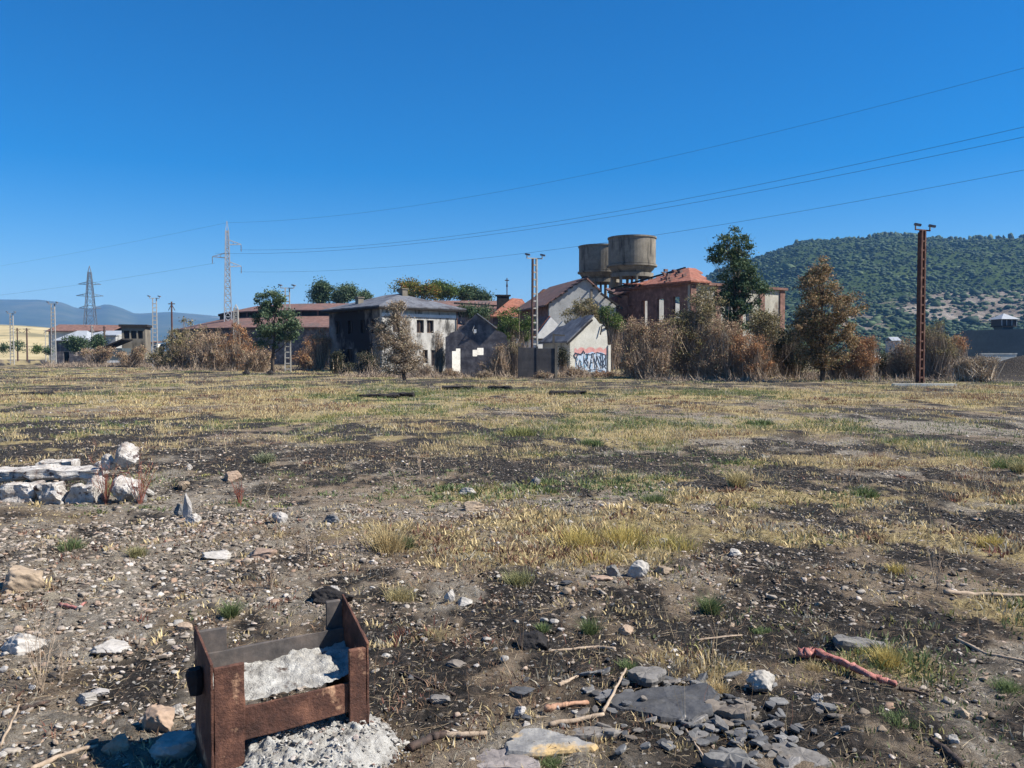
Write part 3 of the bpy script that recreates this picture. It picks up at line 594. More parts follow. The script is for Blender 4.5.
# --- big gable hall
p = at(549, 370, 96); bh = empty('gable_hall', (p.x, p.y, 0), R(14), 'tall grey rendered gable hall with broken clay tile roof below the water towers', 'hall')
L, D = 8.0, 14
pf = [(0, 7.5), (3.9, 10.05), (4.7, 10.1), (8.0, 7.2)]
mb = MB(); wall(mb, L, pf, [], .4, WM(0, 0, 0)); mb.build('gable_wall', M['render'], bh)
mb = MB(); wall(mb, D-.8, [(0, 7.3), (D-.8, 7.3)], [(2, 3.2, 2, 5), (6, 7.2, 2, 5), (10, 11.2, 2, 5)], .4, WM(0, D-.4, -90)); wall(mb, L, pf, [], .4, WM(L, D, 180)); wall(mb, D-.8, [(0, 7.2), (D-.8, 7.2)], [], .4, WM(L, .4, 90)); mb.build('side_walls', M['brick'], bh)
rf = MB().slab([(-.7, -.35, 7.2), (1.7, -.35, 8.75), (1.7, D+.3, 8.75), (-.7, D+.3, 7.2)], .2).slab([(1.7, .4, 8.75), (4.3, -.3, 10.42), (4.3, D+.3, 10.42), (1.7, D+.3, 8.75)], .2).slab([(4.3, -.35, 10.42), (6.0, -.2, 9.1), (6.4, 2.4, 8.8), (6.2, D, 8.9), (4.3, D+.3, 10.42)], .2).build('roof', M['roof_brown'], bh)
mb = MB()
for k in range(9): z = 7.1+k*.42; x = -.55+k*.62; mb.bar((x, -.6, z), (x, 1.5, z), .16)
for k in range(5): x = 5.2+k*.75; z = 9.45-k*.62; mb.bar((x, -.6, z), (x, 2.5, z), .16)
mb.bar((6.0, -.4, 8.6), (8.6, -.4, 6.9), .22).bar((8.2, .4, 7.0), (8.4, D, 7.0), .2); mb.build('purlin_ends', M['dark'], bh)
MB().box(4.9, 5.15, -.06, -.003, 0, 9.1).build('crack_strip', M['conc'], bh)

# --- brick hall on the right with hip roof
p = at(690, 372, 92); bk = empty('brick_hall', (p.x, p.y, 0), R(35), 'large red brick hall with half collapsed clay tile hip roof behind the tall green tree', 'hall')
L, D, H = 15.8, 11.7, 9.2
hb = [(1.2, 2.2, 5.6, 8.0), (3.6, 4.7, 5.3, 7.9), (6.2, 7.2, 5.0, 7.8), (8.6, 9.4, 5.6, 7.4)]
mb = MB(); wall(mb, D-.8, [(0, H), (D-.8, H)], [(D-.8-b, D-.8-a, c, d) for a, b, c, d in hb]+[(2.0, 3.1, 1, 3.6), (6, 7.1, 1, 3.6)], .4, WM(0, D-.4, -90)); mb.build('side_wall', M['brick'], bk)
mb = MB(); wall(mb, L, [(0, H), (L, H)], [(2, 3.1, 5, 7.6), (5.5, 6.6, 5, 7.6), (9, 10.1, 5, 7.6)], .4, WM(0, 0, 0)); mb.build('front_wall', surf('stained_pale_render', [(.25, (.26, .24, .19)), (.5, (.38, .355, .29)), (.75, (.48, .455, .38))], .6, .92, .3, stain=(.16, .12, .09), stain_scale=.45, stain_lo=.52, stain_hi=.66, stain_stretch=(1, 1, .4)), bk)
mb = MB(); wall(mb, L, [(0, 7.3), (L, H)], [(3, 4.2, 5.2, 7.2), (7, 8.2, 5.2, 7.4)], .4, WM(L, D, 180)); wall(mb, D-.8, [(0, H), (D-.8, H)], [], .4, WM(L, .4, 90)); mb.build('rear_wall', M['render'], bk)
mb = MB()
for x in (0, 3.9, 7.6, 11.4, L-.75): mb.box(x-.1, x+.75, -.16, -.003, -.3, H-.05)
mb.build('brick_pilasters', M['brick'], bk)
MB().box(-.3, L+.25, -.4, .0, H, H+.28).box(-.35, -.003, .003, D, H, H+.25).build('cornice', M['brick'], bk)
A = [(-.6, -.6, H+.36), (L+.5, -.6, H+.36), (L+.5, D+.5, H+.36), (-.6, D+.5, H+.36)]; r1 = (5.6, D/2, 11.9); r2 = (9.6, D/2, 11.7)
zl = lambda x: 9.56+(x+.6)*.377
zf_ = lambda y: 9.56+(y+.6)*.372
lp = [(-.6, -.6), (5.2, 5.2), (4.6, 5.9), (4.0, 5.6), (3.6, 6.6), (2.9, 6.3), (2.5, 7.6), (1.6, 7.2), (1.2, 8.4), (.3, 7.8), (-.6, 8.2)]
fp_ = [(-.6, -.6), (2.6, -.6), (2.9, .8), (3.8, 1.2), (4.1, 2.6), (5.6, 3.4), (6.3, 5.2), (5.2, 5.2)]
rf = MB().slab([(x, y, zl(x)) for x, y in lp], .16).slab([(x, y, zf_(y)) for x, y in fp_], .16).build('roof', M['roof_tile'], bk)
rr_ = random.Random(3)
mb = MB()
for k in range(26):
    x = rr_.uniform(-.4, 4.8); y = min(8.3, x+rr_.uniform(.8, 4.2)); mb.box(x-.25, x+.25, y-.12, y+.12, zl(x)+.0, zl(x)+rr_.uniform(.08, .3))
mb.build('heaved_tiles', M['roof_brown'], bk)
mb = MB(); e0 = Vector((-.6, D+.4, H+.2)); e1 = Vector((L+.4, -.5, H+.2))
for k in range(6):
    y = 7.2+k*.95; t_ = (y-6)/6; mb.bar((-.8, y, H+.25), (5.2-t_*4.2, min(y, D/2+.2+t_*4.0), 11.6-t_*1.9), .16)
mb.bar((-.7, D+.4, H+.2), (5.4, D/2, 11.8), .2); mb.build('bare_rafters', M['dark'], bk)
mb = MB()
for k in range(5): mb.bar((-.9+k*.2, 7.0+k*.9, H+.42+k*.1), (1.2+k*.2, 7.3+k*.9, 10.2-k*.1), .5, .1)
mb.build('loose_tiles', M['roof_tile'], bk)
# lower brick wing left of it
p = at(617, 371, 100); bw = empty('brick_wing', (p.x, p.y, 0), R(4), 'low red brick wing with sagging tiled eave between grey hall and large brick hall', 'building')
mb = four_walls(3.3, 6, ragged(3.3, 8.6, .06, 8, 6), [(0, 8.6), (5.2, 8.6)], [(0, 8.6), (3.3, 8.6)], [(0, 8.6), (5.2, 8.6)], [(.9, 1.6, 4.4, 6.3)], t=.4); mb.build('walls', M['brick'], bw)
MB().slab([(-.5, -.5, 8.7), (1.2, -.5, 9.1), (3.5, -.5, 9.0), (3.3, 6.2, 10.0), (-.3, 6.2, 9.9)], .18).build('roof', M['roof_brown'], bw)
MB().bar((-1.2, -.4, 8.9), (.4, -.4, 8.3), .3, .14).bar((-.9, .4, 9.1), (.3, .4, 8.6), .2).build('loose_planks', M['dark'], bw)

# --- small hip roofed building of orange tiles
p = at(493, 370, 112); ob = empty('orange_roof_house', (p.x, p.y, 0), R(12), 'low building with bright orange red clay tile roof behind the leafy shrubs', 'building')
mb = four_walls(5.2, 8, ragged(5.2, 6.6, .1, 6, 1), [(0, 6.6), (7.2, 6.6)], [(0, 6.6), (5.2, 6.6)], [(0, 6.6), (7.2, 6.6)], [(1, 2, 3, 5)], t=.4); mb.build('walls', M['brick'], ob)
MB().slab([(-.4, -.4, 6.7), (5.5, -.4, 6.7), (4.6, 3, 9.2), (3.2, 3, 9.3)], .15).slab([(-.4, -.4, 6.7), (3.2, 3, 9.3), (3.2, 6, 9.2), (-.4, 8.3, 6.7)], .15).slab([(5.5, -.4, 6.7), (5.5, 8.3, 6.7), (4.6, 3, 9.2)], .15).build('roof', M['roof_tile'], ob)
MB().box(1.2, 2.7, 2.5, 3.5, 7.6, 9.5).box(1.0, 2.9, 2.4, 3.6, 9.5, 9.7).build('chimney', M['dark'], ob)
mb = MB(); 
for k in range(5): mb.bar((-2.2+k*.35, .5, 8.0), (-1.9+k*.5, 3, 8.6), .12)
mb.bar((-5, 1, 8.4), (1, 1, 8.1), .2); mb.build('broken_rafters', M['dark'], ob)

# --- roundhouse: curved shed with two tiers of tiled roof
cx0, cy0, rad = -31.5, 170.0, 33.0
rh = empty('roundhouse', (cx0, cy0, 0), 0, 'long curved locomotive shed with two tiers of faded red brown roof', 'shed')
n = 34; angs = [R(180+a) for a in np.linspace(-20, 200, n)]
def ring(r0, z0, r1, z1, t, hole=None):
    mb = MB()
    for k in range(n-1):
        a, b = angs[k], angs[k+1]
        if hole and k in hole: continue
        q = [(r0*math.cos(a), r0*math.sin(a), z0), (r0*math.cos(b), r0*math.sin(b), z0), (r1*math.cos(b), r1*math.sin(b), z1), (r1*math.cos(a), r1*math.sin(a), z1)]
        mb.slab(q, t)
    return mb
def ringwall(r, z0, z1, t):
    mb = MB()
    for k in range(n-1):
        a, b = angs[k], angs[k+1]; c = lambda rr, an, z: (rr*math.cos(an), rr*math.sin(an), z)
        mb.add([c(r, a, z0), c(r, b, z0), c(r-t, b, z0), c(r-t, a, z0), c(r, a, z1), c(r, b, z1), c(r-t, b, z1), c(r-t, a, z1)], [(0,3,2,1),(4,5,6,7),(0,1,5,4),(1,2,6,5),(2,3,7,6),(3,0,4,7)])
    return mb
ringwall(rad, -.3, 6.0, .4).build('outer_wall', M['soot_wall'], rh)
ring(rad+.8, 6.1, rad-8, 8.3, .18).build('lower_roof', M['roof_brown'], rh)
ringwall(rad-8.2, 6.0, 9.3, .3).build('clerestory', M['dark'], rh)
ring(rad-7.4, 9.25, rad-13.5, 10.7, .2).build('upper_roof', M['roof_brown'], rh)
ring(rad-13.6, 10.7, rad-19, 9.0, .2).build('rear_roof', M['roof_brown'], rh)
ringwall(rad-19, -.3, 9.0, .3).build('inner_wall', M['plaster_dark'], rh)
for k in range(0, n, 1):
    a = angs[k]; MB().bar(((rad-7.9)*math.cos(a), (rad-7.9)*math.sin(a), 8.2), ((rad-7.9)*math.cos(a), (rad-7.9)*math.sin(a), 9.2), .25).build('clerestory_post', M['roof_brown'], rh)
# low extension of the same depot to the right
p = at(425, 366, 150); de = empty('depot_range', (p.x, p.y, 0), R(-2), 'long low depot range with faded brown roof ridge showing behind the slate roofed house', 'building')
four_walls(14, 10, [(0, 8.2), (14, 8.2)], [(0, 8.2), (9.2, 8.2)], [(0, 8.2), (14, 8.2)], [(0, 8.2), (9.2, 8.2)], [(2, 4, 5, 7), (6, 8, 5, 7), (10, 12, 5, 7)], t=.4).build('walls', M['soot_wall'], de)
MB().slab([(-3, -.8, 9.8), (14.5, -.8, 9.7), (14.5, 5, 11.4), (-3, 5, 11.5)], .2).slab([(14.5, 10.5, 8.8), (-3, 10.5, 8.8), (-3, 5, 11.5), (14.5, 5, 11.4)], .2).build('roof', M['roof_brown'], de)
MB().box(-2.8, 14.3, -.1, .2, 8.2, 9.6).build('clerestory', M['dark'], de)

# --- water towers
def water_tower(px, Y, label):
    p = at(px, 360, Y); wt = empty('water_tower', (p.x, Y, 0), random.uniform(0, 1), label, 'water tower', 'concrete water towers')
    Rr = 3.85; b = 16.25
    MB().lathe([(Rr-.12, b), (Rr+.0, b+.1), (Rr, b+4.2), (Rr+.14, b+4.25), (Rr+.14, b+4.5), (Rr-.12, b+4.5), (Rr-.2, b+.4), (0.01, b+.35)], 48).build('tank', M['conc'], wt, smooth=False)
    MB().lathe([(Rr-.12, b-.003), (Rr+.24, b-.003), (Rr+.24, b-.3), (Rr-.1, b-.32)], 48).build('ledge_ring', M['conc'], wt)
    MB().lathe([(Rr-.1, b-.33), (Rr-.35, b-.75), (Rr-.9, b-1.35), (.4, b-1.5), (.01, b-1.5)], 48).build('tank_bowl', M['conc'], wt)
    MB().lathe([(Rr-.75, b-1.36), (Rr-.35, b-1.36), (Rr-.35, b-2.0), (Rr-.75, b-2.0), (Rr-.75, b-1.36)], 48).build('ring_beam', M['conc'], wt)
    for k in range(8):
        a = 2*math.pi*k/8; r0 = Rr-.55; r1 = Rr-.2
        MB().tube([(r1*math.cos(a), r1*math.sin(a), -.3), (r0*math.cos(a), r0*math.sin(a), b-1.95)], [.36, .27], 6).build('leg', M['conc'], wt)
    for zz in (4.8, 9.6):
        mb = MB()
        for k in range(8):
            a = 2*math.pi*k/8; c = 2*math.pi*(k+1)/8; r0 = Rr-.3; mb.bar((r0*math.cos(a), r0*math.sin(a), zz), (r0*math.cos(c), r0*math.sin(c), zz), .3)
        mb.build('brace_ring', M['conc'], wt)
    MB().tube([(0, 0, -.3), (0, 0, b-1.4)], .2).build('riser_pipe', M['rust'], wt)
    MB().bar((1.4, -2.6, b-2.1), (.5, -2.9, b-4.0), .12, .3).build('broken_strut', M['dark'], wt)
    MB().bar((-1.6, -2.7, b-2.1), (-1.9, -2.9, b-4.4), .1, .2).build('broken_strut', M['dark'], wt)
    return wt
water_tower(631.5, 140, 'nearer concrete water tower, the taller looking right hand tank on columns')
water_tower(600.5, 151, 'farther concrete water tower, partly hidden behind the right hand tank')

# --- dark concrete panel wall with posts
p = at(519, 378, 59.5); cw = empty('panel_wall', (p.x, p.y, 0), R(5), 'dark concrete panel wall in front of the ladder pole', 'wall')
for k in range(2):
    MB().box(k*1.28+.07, k*1.28+1.24, 0, .09, -.2, 2.12-.06*k).build('panel', M['conc_wall'], cw)
for x in (0, 1.28): MB().box(x-.06, x+.065, -.04, .13, -.2, 2.2).build('post', M['conc_wall'], cw)
MB().box(2.52, 2.70, -.06, .13, -.2, 2.35).build('post', M['conc'], cw)
o = MB().bar((0, 0, -.2), (0, 0, 3.3), .17).bar((-.05, 0, 3.2), (.9, 0, 3.15), .12); p = at(553.5, 376, 68); o = o.build('timber_post', M['conc'], None, (p.x, p.y, 0)); tag(o, 'tall grey post with short arm behind the end of the dark panel wall', 'post')

# --- left distance: hut, sheds, red roof
def rectb(name, px0, px1, Y, H, D, rz, wm, label, cat, flat_roof=None, roof=None, holes=(), wing=None):
    p = at(px0, 360, Y); L = (px1-px0)/F*Y; e = empty(name, (p.x, Y, 0), R(rz), label, cat)
    four_walls(L, D, [(0, H), (L, H)], [(0, H), (D-.6, H)], [(0, H), (L, H)], [(0, H), (D-.6, H)], holes, t=.3).build('walls', wm, e); return e, L
hm, L = rectb('signal_hut', 122, 144, 130, 5.9, 5, 14, M['conc'], 'tall flat topped signal hut with dark window band among brown bushes at left', 'hut', holes=[(.3, 1.1, 4.1, 5.3), (1.3, 2.1, 4.1, 5.3), (2.3, 3.0, 4.1, 5.3)])
MB().box(-.35, L+.35, -.35, 5.35, 5.9, 6.25).build('flat_roof', M['dark'], hm); MB().box(.2, L-.2, .35, .5, 4, 5.35).build('window_band', M['blind'], hm)
ln, L = rectb('lean_to_shed', 105, 121, 124, 2.6, 5, 10, M['teal_wall'], 'low lean-to shed with dark slanting roof against the signal hut', 'shed')
MB().slab([(-.4, -.4, 2.7), (L+.2, -.4, 4.0), (L+.2, 5.3, 4.0), (-.4, 5.3, 2.7)], .2).build('roof', M['dark'], ln); MB().box(0, L, -.4, -.05, 0, .8).build('ramp', M['white_wall'], ln)
wb, L = rectb('white_outbuilding', 144, 153, 150, 3.6, 5, 0, M['white_wall'], 'small white outbuilding just right of the signal hut', 'outbuilding')
MB().slab([(-.2, -.2, 3.75), (L+.2, -.2, 3.75), (L+.2, 5.2, 4.1), (-.2, 5.2, 4.1)], .15).build('roof', M['roof_brown'], wb)
gs, L = rectb('grey_roof_shed', 56, 84, 160, 4.3, 9, 4, M['soot_wall'], 'shed with pale grey pitched metal roof beside green bushes at far left', 'shed', holes=[(1.4, 2.4, 0, 2.2), (3.2, 4.2, 1.4, 2.4)])
MB().slab([(-.4, -.4, 4.35), (L+.4, -.4, 4.35), (L*.75, 4.5, 6.3), (L*.4, 4.5, 6.3)], .15).slab([(-.4, -.4, 4.35), (L*.4, 4.5, 6.3), (-.4, 9.4, 4.35)], .15).slab([(L+.4, -.4, 4.35), (L+.4, 9.4, 4.35), (L*.75, 4.5, 6.3)], .15).build('roof', M['shed_roof'], gs)
rr, L = rectb('red_roof_warehouse', 49, 111, 250, 8.6, 14, 0, M['cream_wall'], 'long distant warehouse with dark red roof in front of the blue hills', 'warehouse')
MB().slab([(-.6, -.6, 8.7), (L+.6, -.6, 8.7), (L+.6, 7, 10.6), (-.6, 7, 10.8)], .3).slab([(-.6, 14.6, 8.7), (-.6, 7, 10.8), (L+.6, 7, 10.6), (L+.6, 14.6, 8.7)], .3).build('roof', M['brick'], rr)
wf, L = rectb('grey_warehouse', 86, 116, 200, 6.2, 10, 0, M['render'], 'plain grey warehouse between the blue pylon and the signal hut', 'warehouse')
MB().slab([(-.3, -.3, 6.3), (L+.3, -.3, 6.3), (L+.3, 10.3, 7.6), (-.3, 10.3, 7.6)], .2).build('roof', M['shed_roof'], wf)

# --- right distance: long dark wall with guard tower, low white wall
p = at(962, 350, 210); o = MB(); wall(o, 60, [(0, 7.6), (60, 9.2)], [], .6, z0=-.5); o = o.build('perimeter_wall', M['teal_wall'], None, (p.x, p.y, 0), rz=R(-6)); tag(o, 'long blank dark grey perimeter wall at the far right', 'wall')
p = at(1003, 350, 214); gt = empty('guard_tower', (p.x, p.y, 0), R(8), 'small glazed guard tower with pale pyramid roof above the dark perimeter wall', 'guard tower')
MB().box(-1.5, 1.5, -1.5, 1.5, -.3, 8.6).build('shaft', M['teal_wall'], gt)
MB().box(-2.1, 2.1, -2.1, 2.1, 8.6, 8.9).build('floor_slab', M['dark'], gt); MB().box(-1.95, 1.95, -1.95, 1.95, 8.9, 10.5).build('cabin_glass', M['blind'], gt)
for sx in (-2.02, -.7, .7, 2.02): MB().box(sx-.07, sx+.07, -2.06, -1.96, 8.9, 10.5).build('mullion', M['galv'], gt)
q = [(-2.6, -2.6, 10.5), (2.6, -2.6, 10.5), (2.6, 2.6, 10.5), (-2.6, 2.6, 10.5)]
mb = MB().add(q+[(0, 0, 12.0)], [(0, 1, 4), (1, 2, 4), (2, 3, 4), (3, 0, 4), (3, 2, 1, 0)]); mb.build('pyramid_roof', M['shed_roof'], gt)
p = at(981, 352, 120); o = MB().box(0, 5.0, 0, .3, -.3, 1.7).box(-.05, 5.1, -.05, .35, 1.7, 1.85); o = o.build('low_white_wall', M['cream_wall'], None, (p.x, p.y, 0)); tag(o, 'low white wall with flat coping in front of the perimeter wall', 'wall')
p = at(955, 352, 110); o = MB().box(0, 3.1, 0, .3, -.3, 1.1).box(-.05, 5.1, -.05, .35, 1.1, 1.35); o = o.build('low_dark_wall', M['soot_wall'], None, (p.x, p.y, 0)); tag(o, 'low dark wall with pale top left of the low white wall', 'wall')
p = at(858, 350, 110); o = MB(); wall(o, 1.6, ragged(1.6, 1.9, .3, 5, 2), [], .4); o = o.build('low_brick_wall', M['brick'], None, (p.x, p.y, 0)); tag(o, 'small red brick wall remnant behind the rust coloured bush', 'wall')
p = at(866, 350, 100); o = MB().slab([(0, 0, 1.3), (2.6, 0, 1.1), (2.3, 2, 1.6), (.3, 2, 1.7)], 1.6); o = o.build('white_rubble_block', M['white_wall'], None, (p.x, p.y, 0)); tag(o, 'pale rubble block lying beyond the rust coloured bush', 'rubble')
p = at(886, 350, 300); wv = empty('white_farmhouse', (p.x, p.y, 0), 0, 'tiny distant white house seen between the bushes right of the scorched tree', 'house'); MB().box(2, 5.0, 0, 5, -.5, 6.6).build('walls', M['render'], wv); MB().slab([(1.8, -.4, 6.7), (5.3, -.4, 6.7), (5.3, 2.5, 8), (1.8, 2.5, 8)], .2).slab([(1.8, 5.4, 6.7), (1.8, 2.5, 8), (5.3, 2.5, 8), (5.3, 5.4, 6.7)], .2).build('roof', M['shed_roof'], wv)

# ============================================================ POLES, PYLONS, WIRES
def ladder_pole(px, Y, Hh, rz, mats, label, wpole=.34, group='ladder poles carrying twin lamps', lamps=True, flange=.10, deep=.20, cover=False):
    p = at(px, 370, Y); z0 = float(gz(p.x, p.y)); e = empty('ladder_lamp_pole', (p.x, Y, z0-.05), R(rz), label, 'lamp pole', group)
    for sx in (-1, 1):
        tpts = [(sx*wpole/2, -.3), (sx*wpole*.30, Hh)]
        MB().bar((sx*wpole/2, 0, -.3), (sx*wpole*.36, 0, Hh), flange, deep, up=(0, 1, 0)).build('upright', mats[1] if (sx < 0) else mats[0], e)
    k = .35; bm_ = None
    while k < Hh-.2:
        wq = wpole/2-(wpole*.14)*k/Hh-flange/2+.01
        if bm_ is None: bm_ = MB().box(-1, 1, -deep/2+.02, deep/2-.02, -.05, .05).build('batten', mats[0], e)
        else:
            q = bm_.copy(); col.objects.link(q); q.parent = e; bm_ = q
        bm_.location = (0, 0, k); bm_.scale = (wq, 1, 1); k += .52
    if cover: MB().box(-wpole/2-flange/2-.02, -wpole/2-flange/2-.002, -deep/2-.03, deep/2+.03, 0, Hh-.1).build('side_plate', mats[1], e)
    MB().bar((-.62, 0, Hh+.03), (.62, 0, Hh+.03), .07).build('crossarm', mats[0], e)
    for sx in (-1, 1):
        l = MB().bar((sx*.6, 0, Hh+.05), (sx*.6, 0, Hh+.3), .06).build('lamp_bracket', M['lamp'], e)
        MB().bar((sx*.6-.16, -.05, Hh+.32), (sx*.6+.13, -.25, Hh+.24), .2, .12).build('floodlight', M['lamp'], l)
    return e
RP = (M['pole_rust'], M['pole_rust']); GP = (M['pole_grey'], M['pole_grey']); BP = (M['pole_grey'], M['pole_brown'])
ladder_pole(920.5, 49, 8.75, 26, RP, 'rust red ladder pole with two small lamps, standing alone before the mountain', wpole=.36, cover=True)
ladder_pole(534.5, 62, 8.6, 22, BP, 'tall ladder pole with brown left side rising behind the dark panel wall', wpole=.42)
ladder_pole(288, 79, 7.8, 10, GP, 'pale grey ladder pole standing just right of the bluish green tree', wpole=.52)
ladder_pole(155.5, 107, 8.8, 15, GP, 'grey ladder pole with twin lamps right of the signal hut', wpole=.6)
ladder_pole(54, 121, 8.8, 10, GP, 'pale ladder pole left of the pale grey shed roof', wpole=.6)
ladder_pole(12.5, 143, 8.6, 10, GP, 'faint ladder pole nearest the left edge of the photo', wpole=.6)
def thin_pole(px, Y, Hh, r, mat, label, arm=0.0, group=None):
    p = at(px, 370, Y); e = empty('utility_pole', (p.x, Y, 0), 0, label, 'pole', group)
    MB().tube([(0, 0, -.3), (0, 0, Hh)], [r*1.3, r], 8).build('shaft', mat, e)
    mb = MB().bar((-max(arm, .3), 0, Hh-.3), (max(arm, .3), 0, Hh-.3), .12); mb.build('crossarm', mat, e)
    if arm: MB().bar((-arm, 0, Hh-1.2), (0, 0, Hh-.35), .07).bar((arm, 0, Hh-1.2), (0, 0, Hh-.35), .07).build('stay', mat, e)
    return e
thin_pole(172.5, 117, 8.9, .11, M['pole_rust'], 'slim reddish pole with small cap rising from the brown bushes', .45)
thin_pole(18, 215, 8.4, .15, M['pole_brown'], 'brown post before the golden field, left one of a pair', .9)
thin_pole(27.5, 215, 8.4, .17, M['pole_brown'], 'brown post before the golden field, right one of a pair', .9)
thin_pole(46, 215, 8.0, .09, M['pole_grey'], 'very thin grey pole before the golden field', .5)
thin_pole(51.5, 170, 7.0, .13, M['pole_brown'], 'short brown post close behind the pale ladder pole at left', .4)
thin_pole(92.5, 150, 6.8, .10, M['pole_grey'], 'thin pale pole standing in front of the green bushes below the blue pylon', .4)
thin_pole(105, 190, 8.0, .2, M['pole_brown'], 'dark stub pole beside the plain grey warehouse', .3)
thin_pole(507, 118, 12.2, .07, M['pole_brown'], 'very thin antenna mast above the orange tile roof', .1)

def pylon(px, Y, Hh, wb, wt, arms, mat, label, rz=0, lw=.2, bw=.11, nb=12, hbase=0):
    p = at(px, 360, Y); e = empty('power_pylon', (p.x, Y, 0), R(rz), label, 'pylon', 'lattice power pylons')
    mb = MB(); wd = lambda z: (wb+(wt-wb)*min(z/(Hh*.93), 1))/2
    cor = [(-1, -1), (1, -1), (1, 1), (-1, 1)]
    zs = [0]; 
    while zs[-1] < Hh*.93: zs.append(zs[-1]+max(wd(zs[-1])*2*1.15, .9))
    zs[-1] = Hh*.93
    for (a, b) in cor:
        for z0, z1 in zip(zs[:-1], zs[1:]): mb.bar((a*wd(z0), b*wd(z0), z0), (a*wd(z1), b*wd(z1), z1), lw)
    for z0, z1 in zip(zs[:-1], zs[1:]):
        for k in range(4):
            a, b = cor[k], cor[(k+1) % 4]
            mb.bar((a[0]*wd(z0), a[1]*wd(z0), z0), (b[0]*wd(z1), b[1]*wd(z1), z1), bw); mb.bar((b[0]*wd(z0), b[1]*wd(z0), z0), (a[0]*wd(z1), a[1]*wd(z1), z1), bw)
            mb.bar((a[0]*wd(z1), a[1]*wd(z1), z1), (b[0]*wd(z1), b[1]*wd(z1), z1), bw)
    w0 = wd(Hh*.93)
    for a, b in cor: mb.bar((a*w0, b*w0, Hh*.93), (0, 0, Hh), bw)
    mb.build('lattice_mast', mat, e)
    for (z, xl, xr, side) in arms:
        mb = MB(); ends = []
        for s, x in ((-1, xl), (1, xr)):
            if x <= 0: continue
            q = wd(z)
            for yy in (-q, q): mb.bar((s*q, yy, z), (s*(q+x), 0, z+.1), bw*1.2); mb.bar((s*q, yy, z+.8), (s*(q+x), 0, z+.15), bw)
            for f_ in (.35, .7): mb.bar((s*(q+x*f_), 0, z), (s*(q+x*f_), 0, z+.8*(1-f_)+.1), bw)
            ends.append((s*(q+x), z))
        arm = mb.build('crossarm', mat, e)
        if side:
            for (x, zz) in ends:
                MB().tube([(x, 0, zz+.05), (x, 0, zz-1.1)], .07, 6).build('insulator', M['lamp'], arm)
    return e
PA = pylon(228.5, 149, 24.9, 1.6, .5, [(20.8, 0, 2.0, 1), (18.5, 2.1, 0, 1), (17.0, 0, 1.9, 1)], M['shed_roof'], 'slim pale lattice pylon with staggered short arms', 20, .16, .09)
pylon(91, 272, 30, 4.8, .9, [(24.0, 2.6, 2.6, 0), (20.3, 3.0, 3.0, 0), (16.4, 2.0, 2.0, 0)], M['pylon_blue'], 'dark bluish lattice pylon with three pairs of arms at far left', 12, .19, .10)
pylon(236.5, 135, 9.6, .9, .6, [], M['pole_grey'], 'short pale lattice mast just right of the slim tall pylon', 10, .14, .08)

def wire(pa, pb, sag, label, r=.028, ext=.0):
    pts = []
    a = Vector(pa); b = Vector(pb)
    for k in range(49):
        t = k/48*(1+ext); q = a.lerp(b, t); q.z -= 4*sag*t*(1-t); pts.append(q)
    o = MB().tube(pts, r, 5).build('power_line', M['wire']); tag(o, label, 'power line', 'power lines strung from the pylon')
pa = PA.location
def B(py, Y=63): q = at(1024, py, Y); return q
def ext_end(A, q, k=1.35): A = Vector(A); return A+(q-A)*k
for (az, ax, py, sag, lab, r) in ((24.6, 0, 68, 2.6, 'topmost power line running from the pylon tip to the upper right', .024), (19.9, 2.2, 127, 2.5, 'upper one of the close pair of power lines', .03), (19.3, -2.1, 137, 2.5, 'lower one of the close pair of power lines', .03), (16.1, 2.1, 170, 2.2, 'lowest power line crossing behind the water towers', .026)):
    A_ = Vector((pa.x+ax, pa.y, az)); q = B(py); E_ = ext_end(A_, q)
    E_ = E_+Vector((0, 0, 4*sag*1.82*(1-1/1.35))); wire(A_, E_, sag*1.82, lab, r*.5)
wire((pa.x-2.2, pa.y, 17.6), (-210, 265, 16), 1.5, 'faint power line running left from the slim pylon over the bushes', .015)
wire((pa.x, pa.y, 24.6), (-215, 265, 22), 1.5, 'faintest power line running left from the tip of the slim pylon', .012)

